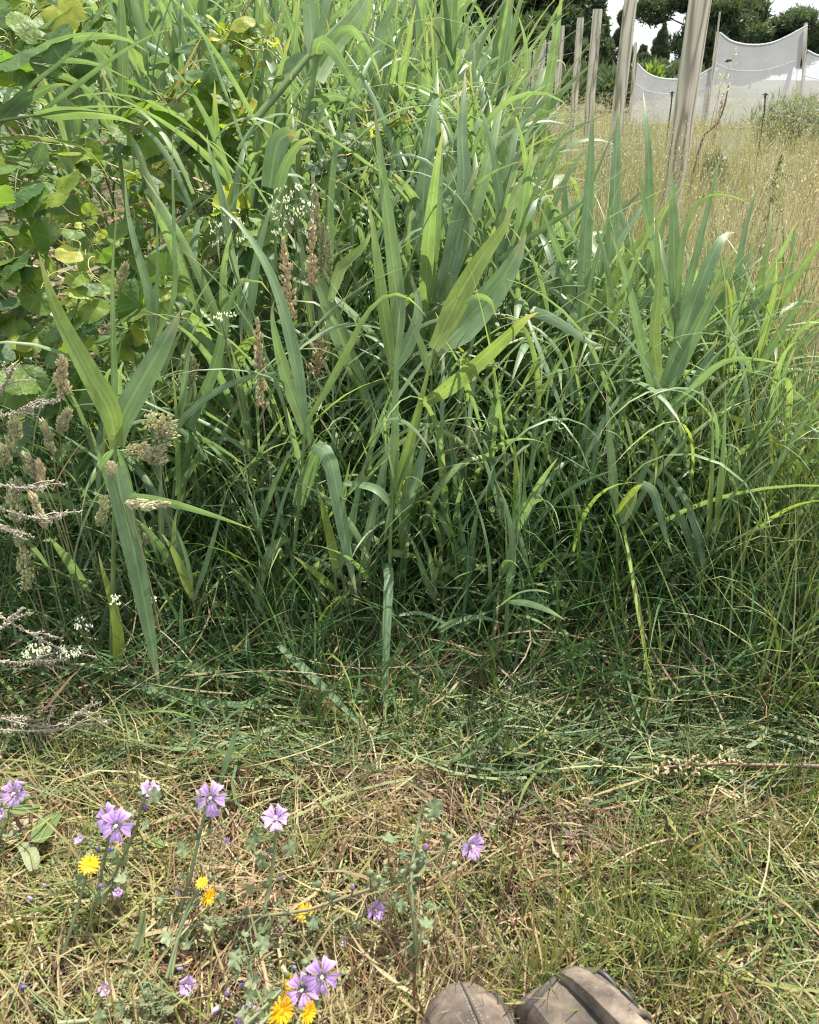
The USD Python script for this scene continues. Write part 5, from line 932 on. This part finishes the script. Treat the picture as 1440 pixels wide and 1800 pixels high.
def mallow(label, stems, flowers, buds, nl, seed, lsize=.0145):
    """stems: lists of (px, py, Y), foot first; flowers: (px, py, Y, size, facing, openness, old); buds: (px, py, Y, size, coloured)"""
    g = np.random.default_rng(seed + 900)
    S = [spline([at(*q) for q in s], 26) for s in stems]
    o = np.array([S[0][0][0], S[0][0][1], 0])
    t = thing('mallow', label, 'flower', o)
    for k, s in enumerate(S): put(t, 'stem', tube(s - o, np.linspace(.0019, .0011, 26) * (1.3 if k == 0 else .85), 6), 'green_stalk', g.uniform(.3, .8))
    allp = np.vstack(S)
    ends = []
    for k, f in enumerate(flowers):
        b = mallow_flower(t, *f[:6], f[6] if len(f) > 6 else False, seed * 31 + k, o); ends.append(b)
    for px, py, Y, d, col in buds:
        c = at(px, py, Y); R = d / 2 * px_size(c); B = frame(nrm(np.array([g.normal(0, .6), -.3 + g.normal(0, .4), .8])))
        bd = xf(t, 'bud')
        if col: put(bd, 'furled_petals', place(lathe([(.1 * R, 0), (.5 * R, .4 * R), (.42 * R, 1.2 * R), (.05 * R, 1.9 * R)], 7) | dict(st=np.zeros((28, 2)) + [.3, .9]), B, c - o), 'mallow_petal' if col == 1 else 'mallow_old')
        put(bd, 'calyx', place(lathe([(0, -.5 * R), (.7 * R, -.2 * R), (.75 * R, .3 * R), (.3 * R, .9 * R), (0, 1.0 * R)] if not col else [(0, -.5 * R), (.5 * R, -.2 * R), (.6 * R, .3 * R), (.4 * R, .7 * R)], 7), B, c - o), 'mallow_leaf', g.random())
        ends.append(c)
    for b in ends:
        q = allp[np.argmin(((allp - b) ** 2).sum(1) + .3 * np.maximum(0, allp[:, 2] - b[2] + .004))]
        put(t, 'flower_stalk', tube(spline([q - o, (q + b) / 2 - o + [0, 0, -.003], b - o], 6), .0008, 5), 'green_stalk', .3)
    for k in range(nl // 2):
        s = S[int(g.integers(len(S)))]; b = s[int(g.uniform(.3, 1) * 25)]; sd = nrm(g.normal(0, 1, 3) * [1, .6, .5] + [0, -.2, .5]); e = b + sd * g.uniform(.012, .034)
        put(t, 'side_shoot', cat([tube(spline([b - o, (b + e) / 2 - o + g.normal(0, .003, 3), e - o], 6), .0006, 4)] + [place(lathe([(0, -.5 * r_), (.6 * r_, -.2 * r_), (.65 * r_, .3 * r_), (0, .9 * r_)], 6), frame(nrm(sd + g.normal(0, .5, 3))), e - o + g.normal(0, .003, 3)) for r_ in g.uniform(.0018, .0034, 3)]) | dict(st=None), 'mallow_leaf', np.clip(g.normal(.5, .25), 0, 1))
    for k in range(nl):
        s = S[k % len(S)]; b = s[int(g.uniform(.25, 1) * 25)]
        sd = nrm(g.normal(0, 1, 3) * [1, 1, .5] + [0, -.3, .35]); e = b + sd * g.uniform(.008, .025)
        put(t, 'leaf', mallow_leaf(e - o, sd, nrm(g.normal(0, .5, 3) + [0, -.35, .9]), lsize * g.uniform(.6, 1.4), int(g.integers(999))), 'mallow_leaf', np.clip(g.normal(.5, .25), 0, 1))
        put(t, 'petiole', tube([b - o, e - o], .0005, 4), 'green_stalk', .3)
CAMF = lambda x=0, y=-.75, z=.65: (x, y, z)
mallow('mallow at the left edge with one lilac flower above the withered leaf', [[(-40, 1600, .55), (-10, 1500, .57), (22, 1412, .58)]], [(24, 1395, .575, 44, CAMF(.1), 1.15), (4, 1436, .56, 36, (-.5, -.2, .6), .6)], [(42, 1378, .58, 14, 1), (48, 1402, .57, 16, 0), (40, 1410, .57, 14, 0)], 7, 1)
mallow('mallow with twin open lilac flowers left of the first yellow flower', [[(92, 1800, .43), (120, 1720, .47), (165, 1600, .51), (178, 1540, .52), (192, 1470, .53)], [(165, 1600, .51), (230, 1480, .54), (250, 1410, .55), (258, 1395, .56)]],
       [(204, 1452, .52, 54, CAMF(.05, -.8, .6), 1.35), (186, 1437, .53, 46, CAMF(-.4, -.6, .7), 1.2), (262, 1390, .56, 42, (.55, -.1, .8), .75), (141, 1478, .52, 26, (-.3, -.1, .9), .55), (207, 1570, .5, 24, (.3, -.3, .8), .6)], [(172, 1495, .52, 12, 2), (198, 1492, .52, 14, 2), (183, 1556, .5, 16, 1), (255, 1422, .55, 16, 2), (222, 1460, .53, 12, 2), (80, 1558, .49, 10, 1), (56, 1582, .48, 14, 1), (245, 1398, .55, 16, 0), (160, 1520, .51, 14, 0)], 18, 2)
mallow('mallow with one open lilac flower high in the left middle', [[(275, 1720, .45), (310, 1620, .5), (335, 1540, .52), (355, 1450, .54), (366, 1418, .545)]], [(370, 1403, .54, 50, CAMF(.05), 1.3), (376, 1428, .535, 26, (.3, -.6, -.1), .7), (395, 1476, .53, 22, (.6, -.5, -.1), .45)], [(310, 1562, .51, 12, 2), (318, 1570, .51, 10, 1), (345, 1470, .53, 16, 0), (352, 1455, .53, 14, 0)], 10, 3)
mallow('mallow with a cup shaped lilac flower facing up in the centre left', [[(455, 1640, .48), (470, 1580, .505), (482, 1500, .525), (486, 1450, .535)]], [(485, 1438, .535, 50, (.05, -.35, .9), .9)], [(495, 1545, .51, 14, 1), (468, 1555, .51, 18, 0), (476, 1495, .52, 14, 0)], 7, 4)
mallow('long mallow branch slanting across the foreground up to the single flower at its right end', [[(-40, 1790, .45), (60, 1755, .46), (160, 1708, .47), (250, 1662, .48), (330, 1630, .485), (420, 1614, .49), (530, 1602, .49), (600, 1580, .495), (700, 1545, .5), (770, 1505, .51), (815, 1470, .52)], [(120, 1722, .465), (260, 1688, .47), (370, 1660, .48), (520, 1640, .485), (600, 1630, .49)]],
       [(830, 1487, .50, 52, (.55, -.6, .35), .95), (660, 1600, .485, 42, (.5, -.5, .4), .8), (601, 1656, .475, 26, (.5, -.4, .4), .55), (628, 1632, .48, 20, (.6, -.1, .2), .4)], [(748, 1492, .51, 20, 1), (620, 1562, .49, 16, 1), (482, 1640, .485, 12, 2), (790, 1475, .51, 18, 0), (780, 1468, .515, 16, 0), (650, 1535, .495, 20, 0), (665, 1545, .495, 18, 0), (710, 1535, .5, 22, 0), (725, 1525, .5, 20, 0), (735, 1545, .5, 18, 0), (585, 1575, .49, 20, 0), (560, 1555, .49, 18, 0), (800, 1520, .505, 18, 0), (420, 1630, .49, 12, 0), (590, 1615, .48, 20, 0), (545, 1640, .48, 16, 0)], 60, 5)
mallow('mallow with two open lilac flowers near the bottom edge', [[(420, 1830, .38), (470, 1790, .4), (520, 1755, .41), (548, 1730, .415)], [(470, 1790, .4), (440, 1700, .43), (460, 1660, .44)]], [(566, 1718, .41, 56, CAMF(.1, -.75, .6), 1.35), (531, 1741, .405, 56, CAMF(-.15, -.6, .7), 1.1), (438, 1790, .4, 50, (-.05, -.5, .8), .8)], [(515, 1700, .42, 14, 2), (400, 1747, .42, 20, 1), (385, 1771, .41, 20, 1), (426, 1735, .42, 12, 2), (535, 1692, .42, 18, 0), (545, 1702, .42, 16, 0), (505, 1715, .42, 16, 0)], 16, 6)
mallow('low mallow at the lower left with two small half open flowers', [[(100, 1800, .4), (180, 1790, .41), (260, 1765, .42), (320, 1745, .425)]], [(186, 1741, .425, 32, (-.1, -.3, .8), .6), (327, 1733, .425, 38, (.5, -.5, .5), .8)], [(320, 1703, .43, 12, 2), (30, 1720, .44, 14, 0), (45, 1735, .43, 16, 2), (310, 1760, .42, 18, 0), (20, 1745, .43, 16, 0)], 20, 7)
mallow('upright woody mallow stem standing right of the long branch', [[(738, 1775, .42), (735, 1700, .45), (728, 1620, .47), (722, 1550, .49), (735, 1450, .53), (745, 1415, .54)]], [], [(745, 1425, .54, 14, 0), (738, 1440, .535, 14, 0), (730, 1560, .49, 16, 0)], 16, 8, .016)
def marigold(label, px, py, Y, d, face, stem, seed):
    c = at(px, py, Y); R = d / 2 * px_size(c) * 1.1; B = frame(face); g = np.random.default_rng(seed)
    S = spline([at(*q) for q in stem] + [c - B[2] * R * .5], 18); o = np.array([S[0][0], S[0][1], 0])
    t = thing('marigold', label, 'flower', o)
    put(t, 'stem', tube(S - o, np.linspace(.0018, .0014, 18), 6), 'green_stalk', .3)
    put(t, 'green_cup', place(lathe([(0, -.55 * R), (.3 * R, -.42 * R), (.4 * R, -.05 * R)], 9), B, c - o), 'mallow_leaf', .4)
    put(t, 'centre', place(lathe([(.36 * R, 0), (.33 * R, .12 * R), (.15 * R, .18 * R), (0, .19 * R)], 9), B, c - o), 'yellow_petal', .0)
    n = 34; lay = np.arange(n) % 2
    for k in range(n):
        a = k * 2 * math.pi / n + g.normal(0, .05); el = (.25 if lay[k] else .55) + g.normal(0, .12)
        dr = np.array([math.cos(a) * math.cos(el), math.sin(a) * math.cos(el), math.sin(el)]); sd = np.array([[-math.sin(a), math.cos(a), 0]])
        s = np.linspace(0, 1, 4); C = dr * .28 * R + dr * (s * R * (.8 if lay[k] else .66))[:, None] - np.array([0, 0, .12 * R]) * s[:, None] ** 2
        hw = np.array([.05, .09, .095, .05]) * R
        put(t, 'ray', place(ribbons(C[None], np.repeat(sd, 4, 0)[None], hw[None], np.array([.2])), B, c - o), 'yellow_petal', g.random())
marigold('yellow flower at the left on its own stalk below the twin lilac flowers', 157, 1521, .5, 32, (.35, -.5, .75), [(110, 1680, .46), (135, 1600, .48)], 1)
marigold('small upper yellow flower of the pair left of the long branch', 355, 1553, .5, 20, (.1, -.3, .9), [(300, 1720, .44), (320, 1620, .48)], 2)
marigold('lower yellow flower of the pair left of the long branch', 366, 1576, .495, 28, (.75, -.45, .3), [(292, 1720, .44), (325, 1615, .48)], 3)
marigold('yellow flower half hidden behind the long branch', 534, 1606, .5, 32, (.3, -.5, .6), [(520, 1720, .45), (528, 1660, .48)], 4)
marigold('tall yellow flower partly behind the two lilac flowers at the bottom', 508, 1737, .42, 40, (.7, -.5, .4), [(400, 1830, .38), (455, 1780, .4)], 5)
marigold('largest yellow flower at the bottom edge', 493, 1779, .39, 46, (.75, -.5, .4), [(380, 1840, .36), (440, 1815, .37)], 6)
marigold('yellow flower at the bottom edge right of the largest one', 540, 1780, .385, 36, (.8, -.45, .35), [(480, 1840, .36), (515, 1815, .37)], 7)
marigold('distant yellow flower in the dry field at the right', 1419, 430, 2.6, 13, (.1, -.8, .5), [(1415, 520, 2.6), (1417, 470, 2.6)], 8)

# ---------------------------------------------------------------- boots of the person taking the photograph
def sup(w, h, n=2.6, k=36):
    a = np.linspace(0, np.pi, k); c, s = np.cos(a), np.sin(a)
    return np.stack([np.sign(c) * np.abs(c) ** (2 / n) * w, np.abs(s) ** (2 / n) * h], 1)
def loft(secs, base=0.0, n=2.6):
    """secs: (y, half width, height) along the boot; flat underneath, closed at the toe"""
    V = []
    for y, w, h in secs:
        q = sup(w, h, n); V.append(np.stack([q[:, 0], np.full(len(q), y), q[:, 1] + base], 1))
    k = len(V[0]); m = len(V); V = np.vstack(V); i = np.arange(m * k).reshape(m, k)
    a, b, c, d = i[:-1, :-1], i[:-1, 1:], i[1:, 1:], i[1:, :-1]
    Fa = [np.stack([a, c, b], -1).reshape(-1, 3), np.stack([a, d, c], -1).reshape(-1, 3)]
    Fa += [np.stack([i[:-1, 0], i[:-1, -1], i[1:, -1]], -1), np.stack([i[:-1, 0], i[1:, -1], i[1:, 0]], -1)]
    Fa = np.concatenate(Fa); return dict(V=V, F=Fa, N=vnormals(V, Fa))
CROSS = np.array([(1, 0), (1.02, .42), (.93, .74), (.8, .86), (.50, .92), (.44, 1.2), (.0, 1.24), (-.05, .98), (-.5, .96), (-.82, .88), (-.96, .7), (-1.02, .4), (-1, 0)])
def facets(f, w, h):
    """angular toe: flat panels with a raised band down the middle"""
    f, w, h = np.r_[f[0], f], np.r_[w[0], w], np.r_[.002, h]
    V = np.vstack([np.stack([CROSS[:, 0] * a, np.full(len(CROSS), -y), .012 + CROSS[:, 1] * b], 1) for y, a, b in zip(f, w, h)])
    k = len(CROSS); i = np.arange(len(V)).reshape(-1, k); a, b, c, d = i[:-1, :-1], i[:-1, 1:], i[1:, 1:], i[1:, :-1]
    Fa = np.concatenate([np.stack([a, c, b], -1).reshape(-1, 3), np.stack([a, d, c], -1).reshape(-1, 3)])
    v, f_, n = meshkit.arrays((V, Fa), 16)
    return dict(V=v, F=f_, N=n)
def outline_tube(pts, z, r, k=6):
    return tube(np.array([[x, y, z] for x, y in pts]), r, k)
def build_boot(label, toe_px, ztoe, ang, roll, kind):
    t0 = on_ground(*toe_px, ztoe); EX = 2.6 if kind == 'round' else 4.2
    t = thing('boot', label, 'boot', (t0[0], t0[1], 0), (0, roll, ang))
    if kind == 'round':
        f = np.array([0, .006, .016, .03, .05, .075, .11, .15, .19, .23])
        w = np.array([.004, .02, .03, .038, .043, .046, .046, .043, .04, .039]); h = np.array([.012, .03, .039, .047, .053, .058, .066, .078, .09, .10])
    else:
        f = np.array([0, .003, .009, .022, .045, .08, .12, .16, .2, .24])
        w = np.array([.033, .037, .039, .041, .043, .044, .044, .042, .04, .039]); h = np.array([.020, .027, .034, .042, .050, .059, .069, .081, .093, .102])
    cx = lambda u, y, dz=0.0: np.array([u * np.interp(y, f, w), -y, .012 + dz + np.interp(y, f, h) * (1 - abs(u) ** EX) ** (1 / EX)])
    if kind == 'round':
        put(t, 'upper', loft([(-y, a, b) for y, a, b in zip(f, w, h)], .012, EX), 'boot_upper')
        line = [cx(-.1 + 5 * y + sgn * .07, y, .0006) for sgn in (-1, 1) for y in np.linspace(.02, .125, 34)]
        put(t, 'stitching', seeds(line, np.tile([[0, 1, .2]], (len(line), 1)), .0011, .3), 'dry_spike')
    else:
        put(t, 'upper', facets(f, w, h), 'boot_upper')
    put(t, 'sole', loft([(-y + .004, a + .004, .016) for y, a in zip(f, w)], -.002), 'boot_sole')
    edge = [(a + .0025, -y) for y, a in zip(f, w)]
    ring = [(-x, y) for x, y in edge[::-1]] + [(0, .003)] + edge
    put(t, 'welt', outline_tube(spline(ring, 60), .0165, .003), 'boot_sole')
    if kind == 'round':
        put(t, 'seam', tube(spline([cx(-.1 + 5 * y, y, .0004) for y in np.linspace(.008, .13, 16)], 30), .0009, 5), 'boot_sole')
        put(t, 'toe_cap_edge', tube(spline([cx(.84, y, .0012) for y in np.linspace(.016, .12, 12)], 30), .0024, 6), 'boot_sole')
        put(t, 'eyelet', place(lathe([(0, .002), (.0045, .002), (.005, 0)], 10), np.eye(3), cx(.55, .088, .001)), 'black_plastic')
    else:
        for k, (u, zz) in enumerate(((.52, .93), (-.06, .985))):
            put(t, 'panel_seam', tube(spline([(u * np.interp(y, f, w), -y, .0125 + zz * np.interp(y, f, h)) for y in np.linspace(.004, .15, 10)], 26), .0011, 5), 'boot_sole')
        put(t, 'rand', tube(spline([cx(u, .006 + .012 * abs(u), -.002) for u in np.linspace(-.97, .97, 21)], 50), .004, 7), 'boot_sole')
        for y0, y1 in ((.016, .034), (.042, .058)):
            put(t, 'side_slot', tube(spline([cx(.86 + .03 * k, y, .001) for k, y in enumerate(np.linspace(y0, y1, 4))], 10), np.r_[.001, np.full(8, .0034), .001], 7), 'black_plastic')
        put(t, 'side_strap', tube(spline([cx(u, .062 + .01 * u, .001) for u in np.linspace(.55, .99, 8)], 16), .003, 6), 'boot_upper')
    # shaft, out of the picture above the ankle
    n = 8; zz = np.linspace(.02, .26, n)
    ln = f[-1]
    put(t, 'shaft', place(lathe([(.046 + .01 * (z > .2), z) for z in zz], 20), np.eye(3), np.array([0, -ln - .02, 0])), 'boot_upper')
build_boot('dirty brown boot with a rounded toe, the left one of the pair', (812, 1704), .05, 3, 0, 'round')
build_boot('dirty brown boot with ridges and a squarish toe, the right one of the pair', (966, 1722), .035, 27, 4, 'square')
